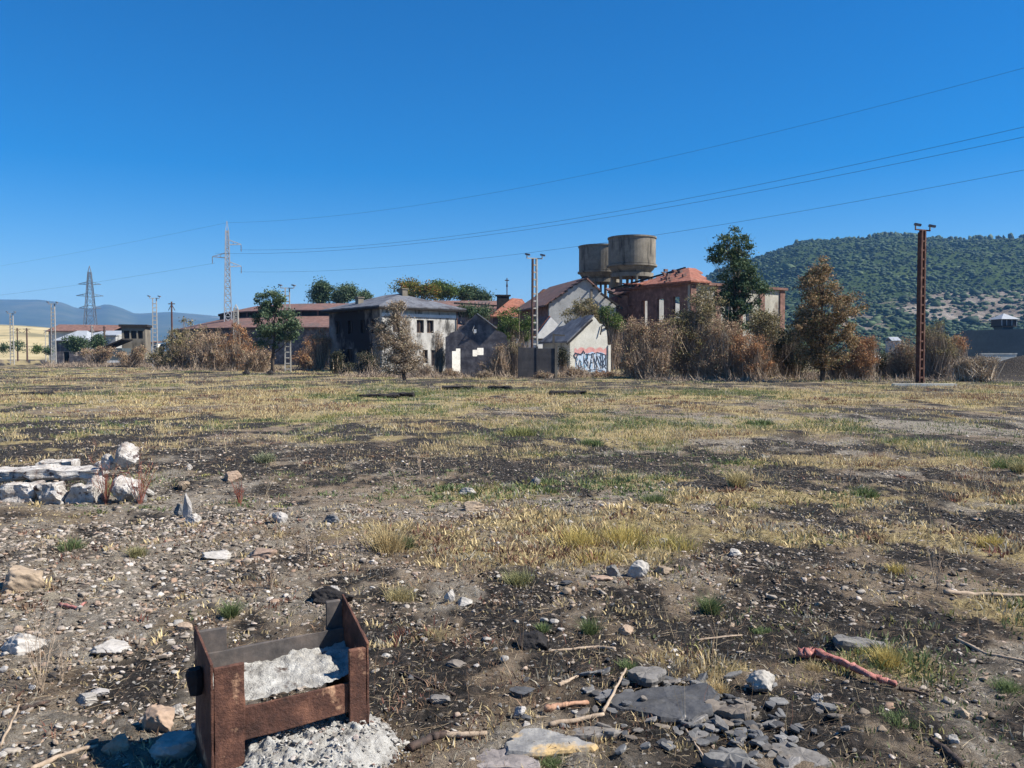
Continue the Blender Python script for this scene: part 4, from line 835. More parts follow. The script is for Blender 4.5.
# ============================================================ TREES AND BUSHES
def quads(C, size, aspect=.55, jit=.4, flat=0.0):
    n = len(C); d = rng.standard_normal((n, 3)); d /= np.linalg.norm(d, axis=1)[:, None]
    u = rng.standard_normal((n, 3)); u -= (u*d).sum(1)[:, None]*d; u /= np.linalg.norm(u, axis=1)[:, None]; v = np.cross(d, u)
    s = size*(1+rng.uniform(-jit, jit, n)); u = u*s[:, None]; v = v*(s*aspect)[:, None]
    V = np.stack([C-u, C-v*.9+u*.1, C+u, C+v*.9+u*.1], 1).reshape(-1, 3)
    return V, np.arange(4*n).reshape(n, 4)
def crown_pts(env, base, Y, nclump, per, cr, shell=.45, depth=.9):
    per = int(per*1.6); nclump = int(nclump*1.0)
    """env: ellipses in picture units turned into metres at distance Y; returns leaf centres and clump centres, local to base"""
    k = Y/F; A = np.array([e[2]*e[3] for e in env], float); A /= A.sum(); ks = rng.choice(len(env), nclump, p=A)
    d = rng.standard_normal((nclump, 3)); d /= np.linalg.norm(d, axis=1)[:, None]; rr = rng.uniform(shell, 1, nclump)**.6; d *= rr[:, None]
    c = np.array([[(e[0]-512)*k-base[0], 0, (HZ-e[1])*k+CAMH-base[2]] for e in env])[ks]; rad_ = np.array([[e[2]*k, e[2]*k*depth, e[3]*k] for e in env])[ks]
    d *= np.where(rng.uniform(0, 1, nclump) < .16, rng.uniform(1.1, 1.38, nclump), 1)[:, None]
    cl = c+d*rad_*(1-.3*cr/np.maximum(rad_.min(1), .3))[:, None].clip(.4, 1)
    r = cr*rng.uniform(.55, 1.25, nclump)
    P = cl[:, None, :]+rng.standard_normal((nclump, per, 3))*(r*.5)[:, None, None]*np.array([1, 1, .75])
    P = P.reshape(-1, 3); P = P[P[:, 2] > -.02]
    return P, cl
def twig_mesh(P0, P1, w0, bend=.15):
    """thin bent strips from P0 to P1 (n,3), crossed pairs for body"""
    n = len(P0); mid = (P0+P1)/2+rng.standard_normal((n, 3))*bend*np.linalg.norm(P1-P0, axis=1)[:, None]*.5
    d = P1-P0; s = np.cross(d, rng.standard_normal((n, 3))); s /= np.linalg.norm(s, axis=1)[:, None]+1e-9; w0 = np.broadcast_to(w0, (n,))[:, None]
    V = np.stack([P0-s*w0, P0+s*w0, mid-s*w0*.7, mid+s*w0*.7, P1-s*w0*.25, P1+s*w0*.25], 1).reshape(-1, 3)
    b = np.arange(n)[:, None]*6; Fc = np.concatenate([b+np.array([0, 1, 3, 2]), b+np.array([2, 3, 5, 4])]); return V, Fc
def tree(name, px, py, Y, env, mat, label, cat='tree', n=70, per=90, cr=.5, leaf=.13, trunk_r=.14, bark='bark', group=None, limbs=16, shell=.4, top=None, depth=.9):
    b = at(px, py, Y); b.z = float(gz(b.x, b.y))-.03; e = empty(name, b, 0, label, cat, group)
    P, cl = crown_pts(env, b, Y, n, per, cr, shell, depth); V, Fc = quads(P, leaf*.72); npmesh('crown', V, Fc, mat, e)
    if Y < 70:
        q_ = cl[rng.integers(0, len(cl), 700)]; V, Fc = twig_mesh(q_*np.array([.8, .8, .9])+rng.normal(0, .1, (700, 3)), q_+rng.normal(0, .42, (700, 3)), .009); npmesh('twigs', V, Fc, M['twig'], e)
    zt = max(c[2] for c in cl)*.82; xm = float(np.mean(cl[:, 0])); mb = MB(); rnd = random.Random(int(px))
    pts = [(0, 0, -.1)]+[(xm*t+rnd.uniform(-.12, .12)*zt*.15, rnd.uniform(-.1, .1), zt*t) for t in (.12, .25, .4, .55, .7, .85, 1)]
    mb.tube(pts, [trunk_r*(1.25-1.05*t) for t in (0, .12, .25, .4, .55, .7, .85, 1)], 7, .1)
    for i in rng.choice(len(cl), min(limbs, len(cl)), replace=False):
        c = cl[i]; t = np.clip(c[2]/zt-.25, .12, .85); a = Vector((xm*t, 0, zt*t)); q = Vector(c); m_ = a.lerp(q, .5)+Vector((0, 0, -.06*(q-a).length)); mb.tube([a, m_, q], [trunk_r*.38, trunk_r*.22, trunk_r*.08], 5)
    mb.build('trunk', M[bark], e); return e
def bush(name, px, py, Y, env, mat, label, n=40, per=60, cr=.4, leaf=.09, twigs=500, tw=.012, group=None, cat='bush', shell=.2, depth=.9, base_w=.5, tmat='twig'):
    b = at(px, py, Y); b.z = float(gz(b.x, b.y))-.02; e = empty(name, b, 0, label, cat, group)
    P, cl = crown_pts(env, b, Y, n, per, cr, shell, depth)
    if leaf: V, Fc = quads(P, leaf*.72); npmesh('foliage', V, Fc, mat, e)
    if twigs:
        twigs = int(twigs*1.7)
        i = rng.integers(0, len(P), twigs); P1 = P[i]; wx = (P[:, 0].max()-P[:, 0].min())*base_w/2
        P0 = np.stack([P1[:, 0]*.45+rng.normal(0, wx*.35, twigs), P1[:, 1]*.45+rng.normal(0, wx*.35, twigs), np.maximum(0, P1[:, 2]*rng.uniform(0, .5, twigs))-.02], 1)
        V, Fc = twig_mesh(P0, P1, tw*rng.uniform(.5, 1.4, twigs)); npmesh('twigs', V, Fc, M[tmat], e)
    return e
BG = 'bushes around the ruins'; TG = 'trees behind the buildings'
# individual trees
tree('green_tree', 273, 373, 78, [(270, 303, 15, 13), (276, 322, 22, 17), (270, 338, 18, 12), (292, 330, 10, 14)], M['leaf_conif'], 'dense bluish green tree standing left of the pale ladder pole', n=85, per=75, cr=.5, leaf=.14, trunk_r=.16)
tree('tall_green_tree', 733, 374, 66, [(733, 243, 17, 15), (722, 256, 18, 12), (745, 255, 16, 14), (735, 272, 20, 20), (738, 288, 22, 18), (752, 292, 20, 14), (722, 300, 12, 16), (738, 318, 20, 18)], M['leaf_dark'], 'tallest tree, dark green with an open crown, in front of the brick hall', n=150, per=70, cr=.5, leaf=.13, trunk_r=.17, shell=.3)
tree('scorched_tree', 822, 381, 52, [(806, 325, 16, 18), (836, 325, 18, 18), (822, 358, 22, 12), (821, 270, 15, 14), (818, 288, 22, 18), (826, 310, 32, 20), (816, 330, 25, 20), (838, 340, 20, 18), (812, 350, 18, 12)], leafmat('scorched_tree_leaves', [(0, (.08, .06, .03)), (.35, (.20, .15, .075)), (.65, (.36, .24, .13)), (.88, (.46, .30, .17)), (1, (.19, .23, .09))]), 'scorched olive brown tree with black trunk left of the rust red pole', n=220, per=70, cr=.42, leaf=.095, trunk_r=.14, limbs=26)
tree('dry_pale_tree', 405, 380, 54, [(398, 311, 9, 13), (398, 330, 15, 18), (394, 346, 20, 18), (408, 355, 17, 14), (384, 332, 12, 14), (400, 364, 26, 11)], M['leaf_pale'], 'dry pale leafed tree standing in front of the two storey house', n=230, per=65, cr=.34, leaf=.07, trunk_r=.1, limbs=30)
for k, (px, Y, env, m, lab) in enumerate([
    (323, 178, [(323, 290, 11, 9), (320, 297, 10, 8)], 'leaf_dark', 'dark green tree crown above the depot roof, left one of two'),
    (346, 180, [(347, 293, 13, 8), (340, 298, 10, 6)], 'leaf_conif', 'pale green thin tree crown above the depot roof, right one of two'),
    (364, 185, [(365, 297, 3, 4)], 'leaf_conif', 'very small treetop above the depot roof beside the house roof'),
    (415, 172, [(415, 290, 22, 9), (408, 284, 12, 5), (428, 293, 18, 9)], 'leaf_autumn', 'yellow and orange tinged tree crown behind the house roof'),
    (445, 175, [(445, 291, 18, 8), (438, 286, 9, 5)], 'leaf_green', 'green tree crown just right of the yellow tinged one'),
    (470, 178, [(468, 294, 18, 7), (483, 298, 10, 5)], 'leaf_dark', 'darker green tree crown at the right end of the tree row')]):
    tree('background_tree', px, 362, Y, env, M[m], lab, n=70, per=60, cr=1.2, leaf=.26, trunk_r=.3, group=TG, limbs=6)
# bushes and shrubs
OR = M['leaf_rust']; BR = M['leaf_brown']; OL = M['leaf_olive']; DK = M['leaf_dusk']; PL = M['leaf_pale']; GN = M['leaf_green']; DG = M['leaf_dark']
for a in [
    ('bush', 186, 368, 96, [(186, 335, 20, 18), (182, 350, 26, 18)], OL, 'olive brown bush beside the slim reddish pole', 60, 60, .6, .13, 500, .02),
    ('bush', 212, 369, 93, [(208, 345, 24, 20), (220, 355, 22, 14)], BR, 'wide brown bush in front of the left end of the curved shed', 60, 60, .6, .12, 600, .02),
    ('bush', 242, 371, 88, [(240, 350, 22, 18), (236, 335, 12, 12)], OR, 'orange brown bush between the slim pylon and the green tree', 55, 60, .5, .11, 600, .02),
    ('bush', 255, 372, 84, [(258, 360, 18, 12)], BR, 'low brown bush left of the green tree trunk', 40, 55, .45, .1, 500, .018),
    ('bush', 308, 373, 93, [(310, 359, 20, 13), (314, 345, 10, 12)], OR, 'rust orange bush between the pale ladder pole and the two storey house', 55, 55, .45, .1, 600, .018),
    ('bush', 320, 372, 88, [(321, 345, 12, 18)], BR, 'upright brown shrub close left of the two storey house', 40, 50, .45, .1, 350, .018),
    ('bush', 172, 369, 100, [(160, 358, 14, 9), (172, 352, 12, 12)], OL, 'low olive bush right of the twin lamp pole by the hut', 40, 50, .5, .12, 300, .02),
    ('bush', 80, 361, 150, [(80, 344, 13, 9), (72, 342, 10, 8)], DG, 'dark green bush in front of the pale roofed shed', 40, 50, .8, .2, 0, .02),
    ('bush', 98, 361, 148, [(98, 342, 8, 9)], DG, 'dark green bush right of the pale roofed shed', 40, 50, .8, .2, 0, .02),
    ('bush', 98, 364, 118, [(95, 354, 16, 6), (108, 352, 10, 8)], BR, 'reddish brown bush in front of the lean-to shed', 40, 50, .5, .13, 300, .022),
    ('bush', 132, 366, 112, [(130, 356, 16, 8), (140, 353, 9, 9)], BR, 'brown bush at the foot of the signal hut', 40, 50, .5, .13, 300, .022),
    ('bush', 4, 361, 200, [(4, 348, 5, 5)], DG, 'small green bush at the very left edge', 20, 40, .8, .2, 0, .02),
    ('bush', 18, 361, 195, [(17, 346, 9, 6)], DG, 'green bush below the pair of brown posts', 20, 40, .8, .2, 0, .02),
    ('bush', 37, 361, 190, [(37, 349, 6, 5)], GN, 'round light green bush before the golden field', 20, 40, .8, .2, 0, .02),
    ('bush', 49, 361, 185, [(49, 351, 5, 4)], DG, 'small dark bush left of the pale ladder pole at left', 20, 40, .8, .2, 0, .02),
    ('bush', 511, 372, 76, [(510, 322, 18, 14), (507, 334, 22, 12), (528, 330, 9, 16)], GN, 'bright leafy green shrub left of the tall ladder pole', 80, 55, .5, .11, 200, .02),
    ('bush', 478, 370, 92, [(478, 313, 20, 7), (465, 310, 9, 5)], DG, 'green foliage rising behind the burnt gable house', 50, 55, .6, .13, 100, .02),
    ('bush', 498, 378, 62, [(500, 358, 11, 17), (492, 368, 14, 9)], BR, 'brown leafless brush between burnt gable house and dark panel wall', 40, 40, .3, .06, 900, .014),
    ('bush', 515, 378, 63, [(514, 350, 9, 20)], OL, 'tall thin dry weeds against the left end of the dark panel wall', 25, 30, .3, .06, 600, .012),
    ('bush', 583, 371, 82, [(585, 308, 14, 11), (577, 320, 18, 12), (596, 318, 8, 10)], OL, 'dark olive shrub in front of the grey gable hall', 80, 60, .5, .1, 300, .02),
    ('bush', 612, 372, 80, [(612, 322, 14, 12), (606, 312, 9, 7)], GN, 'green shrub right of the graffiti house roof', 60, 55, .45, .1, 200, .02),
    ('bush', 563, 375, 68, [(563, 358, 5, 14)], DK, 'dark ivy growth between the panel wall and the graffiti house', 30, 50, .35, .08, 100, .02),
    ('bush', 572, 378, 62, [(575, 372, 14, 6)], BR, 'low brown brush at the foot of the graffiti house', 35, 40, .25, .055, 500, .012),
    ('bush', 600, 379, 61, [(603, 374, 14, 4)], OR, 'low reddish brush under the graffiti', 30, 35, .2, .05, 500, .012),
    ('bush', 545, 380, 58, [(542, 375, 14, 4)], BR, 'low dry brush in front of the dark panel wall', 25, 35, .2, .05, 400, .012),
    ('bush', 487, 379, 60, [(485, 374, 12, 4)], PL, 'low pale brush in front of the burnt gable house', 25, 35, .2, .05, 400, .012),
    ('bush', 455, 378, 62, [(452, 372, 10, 5)], BR, 'small brown brush at the left corner of the burnt gable house', 25, 35, .2, .05, 400, .012),
    ('bush', 422, 378, 62, [(424, 370, 14, 7)], PL, 'low pale brush at the right foot of the dry tree', 25, 35, .25, .06, 400, .012),
    ('bush', 438, 375, 72, [(440, 345, 8, 22)], PL, 'thin dry climber against the light wall of the two storey house', 25, 30, .35, .07, 300, .016),
    ('bush', 338, 376, 70, [(337, 360, 6, 16), (344, 368, 12, 8)], DK, 'blackened bush against the dark blotched corner of the two storey house', 50, 60, .4, .09, 200, .02),
    ('bush', 370, 377, 68, [(368, 362, 16, 12)], DK, 'dark scorched brush along the shaded wall of the two storey house', 50, 50, .4, .08, 400, .018),
    ('bush', 645, 381, 58, [(640, 330, 20, 17), (660, 335, 16, 16), (642, 355, 30, 22), (650, 368, 34, 10)], BR, 'large reddish brown bush right of the graffiti house', 150, 70, .45, .075, 2600, .011),
    ('bush', 692, 380, 60, [(702, 302, 18, 18), (690, 328, 26, 22), (706, 330, 20, 22), (690, 352, 30, 22)], OL, 'tall olive brown bush in front of the brick hall corner', 150, 70, .5, .09, 1500, .012),
    ('bush', 722, 381, 57, [(724, 335, 22, 20), (716, 360, 28, 18)], BR, 'brown bush at the foot of the tallest tree', 110, 60, .42, .075, 1800, .011),
    ('bush', 752, 381, 56, [(748, 345, 20, 18), (750, 360, 24, 16)], OR, 'rust brown bush just right of the tallest tree trunk', 80, 60, .4, .07, 1400, .011),
    ('bush', 768, 380, 62, [(765, 325, 20, 16), (772, 345, 22, 20)], OL, 'olive bush hiding the right end of the brick hall', 100, 60, .5, .09, 700, .014),
    ('bush', 790, 381, 58, [(790, 345, 18, 22), (795, 362, 18, 14)], DK, 'nearly black green bush left of the scorched tree', 100, 60, .45, .09, 500, .014),
    ('bush', 843, 381, 56, [(840, 362, 16, 14)], DK, 'dark thin brush under the scorched tree', 60, 40, .4, .07, 900, .012),
    ('bush', 862, 381, 54, [(862, 348, 14, 12), (862, 362, 20, 14), (872, 340, 6, 8)], OR, 'bright rust orange bush right of the scorched tree', 110, 55, .35, .065, 1500, .010),
    ('bush', 905, 381, 60, [(902, 352, 14, 16), (900, 366, 18, 12)], BR, 'thin brown bush left of the rust red pole', 70, 45, .4, .07, 1200, .012),
    ('bush', 934, 380, 58, [(930, 335, 16, 16), (938, 352, 22, 18)], OL, 'see-through dry bush right of the rust red pole', 90, 45, .45, .07, 1800, .012),
    ('bush', 955, 376, 70, [(955, 344, 14, 9)], OR, 'wispy orange bush in front of the perimeter wall', 45, 45, .4, .08, 600, .013),
    ('bush', 885, 380, 62, [(884, 362, 9, 12)], DK, 'dark low growth between the rust orange bush and the red pole', 40, 45, .4, .08, 400, .014),
]:
    bush(a[0], a[1], a[2], a[3], a[4], a[5], a[6], a[7], a[8], a[9], a[10], a[11], a[12], group=BG)
# far wood and scrub at the mountain's foot
n = 2600; Yf = rng.uniform(200, 640, n); pf_ = rng.uniform(640, 1250, n); X = (pf_-512)/F*Yf
sc = rng.uniform(1.2, 3.0, n)*(Yf/350)**.6
keepm = ~((pf_ > 950) & (Yf < 240)) & (fbm(X/30, Yf/30, 5, 3) > .42)
P = np.stack([X, Yf, sc*.35], 1)[keepm]; sc = sc[keepm]
cl = []
for p_, s_ in zip(P, sc): cl.append(p_+rng.standard_normal((26, 3))*np.array([s_, s_, s_*.5])*.6)
V, Fc = quads(np.concatenate(cl), .55); V[:, 2] = np.maximum(V[:, 2], -.1)
tag(npmesh('far_scrub', V, Fc, leafmat('far_scrub_leaves', [(0, (.02, .03, .015)), (.5, (.05, .065, .03)), (.8, (.10, .10, .05)), (1, (.2, .15, .09))], .1)), 'mixed green and brown scrub on the flat land before the mountain', 'scrub', kind='stuff')
# low dry undergrowth along the foot of the bush row
n = 1500; px_ = rng.uniform(150, 1100, n); Yu = np.where(px_ < 340, rng.uniform(82, 100, n), np.where(px_ < 640, rng.uniform(60, 68, n), rng.uniform(52, 70, n))); X = (px_-512)/F*Yu
okk = (fbm(X/2.5, Yu/2.5, 8, 3) > .45) & ~((px_ > 955) & (Yu < 66)) & ~((px_ > 330) & (px_ < 470) & (Yu > 66)); X = X[okk]; Yu = Yu[okk]; n = len(X)
nl = 500; xl = (rng.uniform(45, 165, nl)-512)/F; yl = rng.uniform(112, 122, nl); X = np.concatenate([X, xl*yl]); Yu = np.concatenate([Yu, yl]); n = len(X)
base = np.stack([X, Yu, gz(X, Yu)], 1); P0 = np.repeat(base, 22, 0)+rng.normal(0, .35, (n*22, 3))*np.array([1, 1, 0]); P1 = P0+rng.normal(0, .22, (n*22, 3))*np.array([1, 1, 0])+np.stack([P0[:, 0]*0, P0[:, 0]*0, rng.gamma(2, .11, n*22)], 1)
V, Fc = twig_mesh(P0, P1, .016*np.where(P0[:, 1] > 105, 1.8, 1)); tag(npmesh('undergrowth', V, Fc, M['twig']), 'tangle of dry brown undergrowth along the foot of the bushes', 'undergrowth', kind='stuff')

# ============================================================ GRASS
def grass_mesh(name, B_, nb, spread, hgt, wid, tint, label, cat='grass', kind='stuff', lean=.45):
    """tufts: B_ (n,3) bases, nb blades each; arrays hgt, wid, tint (n,3)"""
    n = len(B_); m = n*nb; rep = lambda a: np.repeat(a, nb, 0)
    b = rep(B_).copy(); off = rng.normal(0, 1, (m, 2))*rep(spread)[:, None]; b[:, :2] += off
    h = rep(hgt)*rng.uniform(.35, 1.15, m); a = rng.uniform(0, 2*math.pi, m); ln = rng.uniform(.05, 1, m)*lean
    d = np.stack([np.cos(a)*ln+off[:, 0]/(rep(spread)+1e-6)*.18, np.sin(a)*ln+off[:, 1]/(rep(spread)+1e-6)*.18, np.ones(m)], 1)
    s = np.stack([-np.sin(a), np.cos(a), np.zeros(m)], 1)*rep(wid)[:, None]; tw = rng.uniform(0, math.pi, m); s = np.stack([np.cos(tw), np.sin(tw), np.zeros(m)], 1)*rep(wid)[:, None]
    p1 = b+d*(h*.55)[:, None]; d2 = d*np.array([2.0, 2.0, .75]); p2 = p1+d2*(h*.45)[:, None]
    V = np.stack([b-s, b+s, p1+s*.7, p1-s*.7, p2], 1).reshape(-1, 3); i = np.arange(m)[:, None]*5
    Fc = np.concatenate([i+np.array([0, 1, 2]), i+np.array([0, 2, 3]), i+np.array([3, 2, 4])])
    c = rep(tint)*rng.uniform(.65, 1.3, (m, 1)); c = np.repeat(c, 5, 0)
    o = npmesh(name, V, Fc, M['straw'], colr=c); return tag(o, label, cat, kind=kind)
TAN = np.array([.56, .44, .23]); GRN = np.array([.15, .19, .08]); YEL = np.array([.50, .40, .14]); BRN = np.array([.24, .155, .10]); GRY = np.array([.40, .36, .27]); RED = np.array([.20, .09, .065])
def field_grass(n, r0, r1, keepf, hs, ws, nb, sp, name, label):
    th = rng.uniform(R(-37), R(37), n); r = np.exp(rng.uniform(math.log(r0), math.log(r1), n)) if keepf < 2 else np.sqrt(rng.uniform(r0*r0, r1*r1, n))
    x = r*np.sin(th); y = r*np.cos(th); b, g, v = masks(x, y); n2 = fbm(x*1.1, y*.7, 91, 3)
    pr = np.clip(g*.95+.20-.45*b, .07, 1)*(.35+1.3*sstep(.35, .62, n2)); k = rng.uniform(0, 1, n) < pr
    x, y, g, b, r = x[k], y[k], g[k], b[k], r[k]; m = len(x)
    gn = fbm(x*.35, y*.3, 123, 3)+rng.normal(0, .06, m); u = rng.uniform(0, 1, m)
    t = np.where((gn > .56)[:, None], GRN*.55+YEL*.45, TAN); t = np.where((gn > .60)[:, None] & (u < .75)[:, None], GRN, t)
    t = np.where(((gn < .42) & (u < .5))[:, None], BRN, t); t = np.where(((gn < .40) & (u < .15))[:, None], RED, t); t = np.where(((u > .85))[:, None], GRY, t); t = t*rng.uniform(.75, 1.2, (m, 1))
    B_ = np.stack([x, y, gz(x, y)-.005], 1); h = hs*rng.uniform(.5, 1.5, m)*(.6+.6*g); 
    return grass_mesh(name, B_, nb, np.full(m, sp)*rng.uniform(.5, 1.5, m), h, ws*np.maximum(1, r*1.0), t, label, lean=.6)
field_grass(10000, 3.0, 14, 1, .055, .0010, 18, .06, 'near_grass', 'sparse short dry grass growing between the stones of the foreground')
field_grass(17000, 11, 40, 1, .085, .00035, 18, .14, 'field_grass', 'short tan and green dry grass over the middle of the field')
field_grass(16000, 34, 120, 1, .13, .00022, 16, .4, 'far_grass', 'dry tan grass covering the far part of the field')

# ============================================================ STONES, RUBBLE, STEEL FRAME
def rockV(seed, sc=(1, 1, 1), planes=9, rough=.06, cut=.62, sub=3, fr=2.2):
    """angular rock: sphere clipped by random planes, then roughened"""
    r = np.random.default_rng(seed); V, Fc = {1: IC1, 2: IC2, 3: IC3, 5: IC5}[sub]; V = V.copy()
    for _ in range(planes+5):
        nrm = r.standard_normal(3); nrm /= np.linalg.norm(nrm); d = r.uniform(cut-.14, .88); k = np.maximum(V@nrm-d, 0); V -= k[:, None]*nrm
    o = r.uniform(0, 50); n_ = (fbm(V[:, 0]*fr+o, V[:, 1]*fr+V[:, 2]*1.7*fr+o, seed, 3)-.5)*2; V *= (1+n_*rough*2)[:, None]
    if sub >= 3: V *= (1+(fbm(V[:, 0]*7+o, V[:, 1]*7+V[:, 2]*8, seed+3, 4)-.5)*.22)[:, None]
    return V*np.array(sc), Fc
def stone(px, py, wpx, hpx, mat, label, dep=1.0, seed=1, planes=9, rz=None, cut=.62, sink=.3, name='stone', cat='stone', group=None, smooth=False, rough=.06, z=None, tilt=0):
    """single stone whose foot stands at (px,py); width and height in picture units turned into metres at that distance"""
    g = ghit(px, py); k = g.y/F; rx = wpx*k/2*1.15; h = hpx*k*.9; V, Fc = rockV(seed, (rx, rx*dep, h/2/(1-sink)), planes, rough, cut, 5)
    o = npmesh(name, V, Fc, mat, smooth=smooth); o.location = (g.x, g.y+rx*dep*.8, (g.z if z is None else z)+h/2-h*sink*.5); o.rotation_euler = (R(tilt), 0, rz if rz is not None else random.uniform(-.3, .3))
    return tag(o, label, cat, group)
WS, SP, ST, SD = M['white_stone'], M['st_pale'], M['st_tan'], M['st_dark']
def block(px, py, wpx, hpx, dep, mat, label, rz=0, seed=1, z=0.0, rough=.035, name='concrete_block', taper=.0, tilt=0, cat='concrete block'):
    """rough broken block: subdivided box with chipped faces"""
    g = ghit(px, py); k = g.y/F; L = wpx*k; H = hpx*k; bm = bmesh.new(); bmesh.ops.create_cube(bm, size=1); bmesh.ops.subdivide_edges(bm, edges=bm.edges[:], cuts=9, use_grid_fill=True)
    V = np.array([v.co[:] for v in bm.verts]); r = np.random.default_rng(seed)
    for _ in range(7):
        nrm = r.standard_normal(3); nrm /= np.linalg.norm(nrm); d = r.uniform(.52, .72); q = np.maximum(V@nrm-d, 0); V -= q[:, None]*nrm
    V = V*np.array([L, dep, H]); V[:, 2] *= (1-taper*(V[:, 0]/L+.5))
    s_ = min(L, dep, H); n1 = fbm(V[:, 0]*9+seed, V[:, 1]*9+V[:, 2]*11, seed, 4)-.5; n2 = fbm(V[:, 0]*9+40, V[:, 1]*9-V[:, 2]*12, seed+9, 4)-.5
    V += np.stack([n1, n2, n1*.8], 1)*2*rough*max(.6, 1)
    for v, c in zip(bm.verts, V): v.co = c
    me = bpy.data.meshes.new(name); bm.to_mesh(me); bm.free(); me.materials.append(mat); o = bpy.data.objects.new(name, me); col.objects.link(o)
    o.location = (g.x, g.y+dep/2, g.z+H/2+z-.015); o.rotation_euler = (0, R(tilt), R(rz)); return tag(o, label, cat)
# --- pile of white painted broken concrete on the left
block(15, 502, 30, 18, .30, WS, 'left white concrete lump under the broken slab', 4, 3, rough=.05, name='concrete_lump')
block(48, 504, 24, 19, .22, WS, 'middle pale concrete lump under the broken slab', -14, 8, rough=.06, name='concrete_lump', taper=-.2)
block(79, 503, 30, 16, .24, WS, 'slanting white concrete lump under the right part of the broken slab', -10, 15, rough=.06, name='concrete_lump', taper=-.3)
block(42, 498, 106, 11, .42, WS, 'long white painted concrete slab lying on three lumps at the left edge', 3, 5, z=.20, rough=.05, name='concrete_slab', cat='concrete slab')
block(52, 482, 36, 12, .25, WS, 'flat pale piece peeping over the back of the long white slab', 5, 6, z=.12, rough=.05, name='concrete_lump')
stone(94, 500, 17, 27, WS, 'upright white chunk at the right end of the long slab', .8, 12, 8, sink=.2, name='concrete_chunk', cat='concrete chunk')
stone(122, 503, 28, 31, WS, 'big white speckled rock under the pointed boulder', .9, 14, 8, sink=.15, name='boulder', cat='boulder', rough=.1)
stone(122, 498, 28, 31, WS, 'pointed pale boulder balanced on top of the speckled rock', .6, 21, 10, sink=.1, z=.31, name='boulder', cat='boulder', rz=.3)
stone(108, 497, 15, 22, WS, 'narrow white piece leaning left of the pointed boulder', .7, 25, 8, sink=.1, z=.28, name='concrete_chunk', cat='concrete chunk', tilt=12)
stone(98, 496, 15, 10, WS, 'small reddish white chip beside the boulder pile', .8, 27, 8, sink=.1, z=.30, name='concrete_chunk', cat='concrete chunk')
stone(147, 497, 12, 9, SP, 'small pale stone just right of the boulder pile', .9, 31)
stone(138, 504, 15, 10, SD, 'small grey stone touching the right foot of the boulder pile', .9, 32)
# --- named stones
for i, (px, py, w_, h_, mt_, lab, dp) in enumerate([
    (187, 520, 14, 30, SP, 'upright flat grey slab fragment right of the boulder pile', .35), (190, 525, 15, 13, WS, 'white chip at the foot of the upright slab fragment', .8),
    (178, 516, 12, 12, SD, 'dark stone leaning behind the upright slab fragment', .8), (229, 481, 18, 10, ST, 'greenish tan stone standing alone behind the upright fragment', .8),
    (182, 488, 13, 8, ST, 'small orange round stone above the upright fragment', .8), (188, 470, 7, 6, WS, 'tiny white stone farthest above the upright fragment', .8),
    (215, 560, 35, 9, SP, 'flat whitish stone, left one of the flat pair', .8), (260, 560, 34, 11, ST, 'flat tan stone, right one of the flat pair', .8),
    (279, 524, 17, 13, SP, 'pale angular stone with dark left side', .8), (331, 524, 18, 9, SD, 'dark stone on the burnt ground right of the angular pale stone', .9),
    (12, 594, 42, 27, ST, 'large brown tan rock at the left edge', .8), (16, 655, 40, 18, SP, 'broad pale stone at the left edge below the large tan rock', .8),
    (104, 657, 34, 13, SP, 'flat pale stone left of the steel frame', .8), (183, 631, 16, 9, ST, 'pinkish tan pebble behind the left steel post', .8),
    (150, 734, 40, 32, ST, 'round beige rock left of the steel frame foot', .8), (82, 706, 24, 9, SP, 'oval pale cobble in the gravel left of the round beige rock', .8),
    (96, 697, 17, 8, SP, 'small oval cobble above the pale one', .8), (177, 717, 14, 13, WS, 'bright white stone beside the round beige rock', .8),
    (114, 755, 28, 17, ST, 'tan stone low in the gravel left of the shadow', .8), (196, 735, 22, 13, WS, 'white stone against the left steel post', .8),
    (168, 764, 46, 26, SP, 'grey boulder lying in the shadow of the steel post', .8),
    (466, 496, 21, 10, SP, 'light bluish grey stone in the middle of the field', .8), (471, 512, 24, 9, ST, 'flat tan stone just below the light grey stone', .8),
    (535, 486, 13, 9, SD, 'dark stone right of the light grey stone', .8), (640, 579, 24, 17, SP, 'rounded grey stone with dark underside right of centre', .9),
    (613, 577, 18, 11, SD, 'dark grey stone left of the rounded grey one', .8), (666, 575, 22, 9, ST, 'flat tan stone right of the rounded grey one', .8),
    (662, 546, 18, 7, SP, 'pale flat stone behind the tan one', .8), (602, 582, 22, 6, ST, 'thin tan stone left of the dark grey stone', .8),
    (628, 636, 15, 10, ST, 'tan stone half buried in the black ground', .8), (766, 694, 28, 19, SP, 'pale stone at the top right of the slate pile', .8),
    (820, 703, 12, 11, WS, 'small white stone right of the slate pile', .8), (736, 556, 16, 6, SP, 'small pale flat stone behind the black ground', .8),
    (965, 719, 14, 11, ST, 'round pinkish stone near the right edge', .9), (956, 745, 17, 9, SP, 'pale oval stone near the bottom right corner', .8),
    (450, 603, 12, 13, SP, 'upright pale chip in the middle gravel', .6), (465, 607, 20, 8, SP, 'flat pale chip right of the upright chip', .8),
    (330, 596, 16, 10, SP, 'pale stone behind the right steel post', .8), (519, 718, 14, 12, SP, 'pale round stone in the centre of the black ground', .9),
    (436, 706, 26, 9, SD, 'blue grey slate chip lying on the black ground', .8), (524, 698, 30, 8, SD, 'flat grey slate piece left of the reddish wood chip', .8),
    (384, 660, 12, 6, SP, 'small flat pale stone right of the right steel post', .8), (455, 668, 20, 9, SD, 'pair of thin grey slates on the black ground', .8)]):
    stone(px, py, w_, h_, mt_, lab, dp, 100+i, 8 if mt_ is not SD else 12, sink=.42)
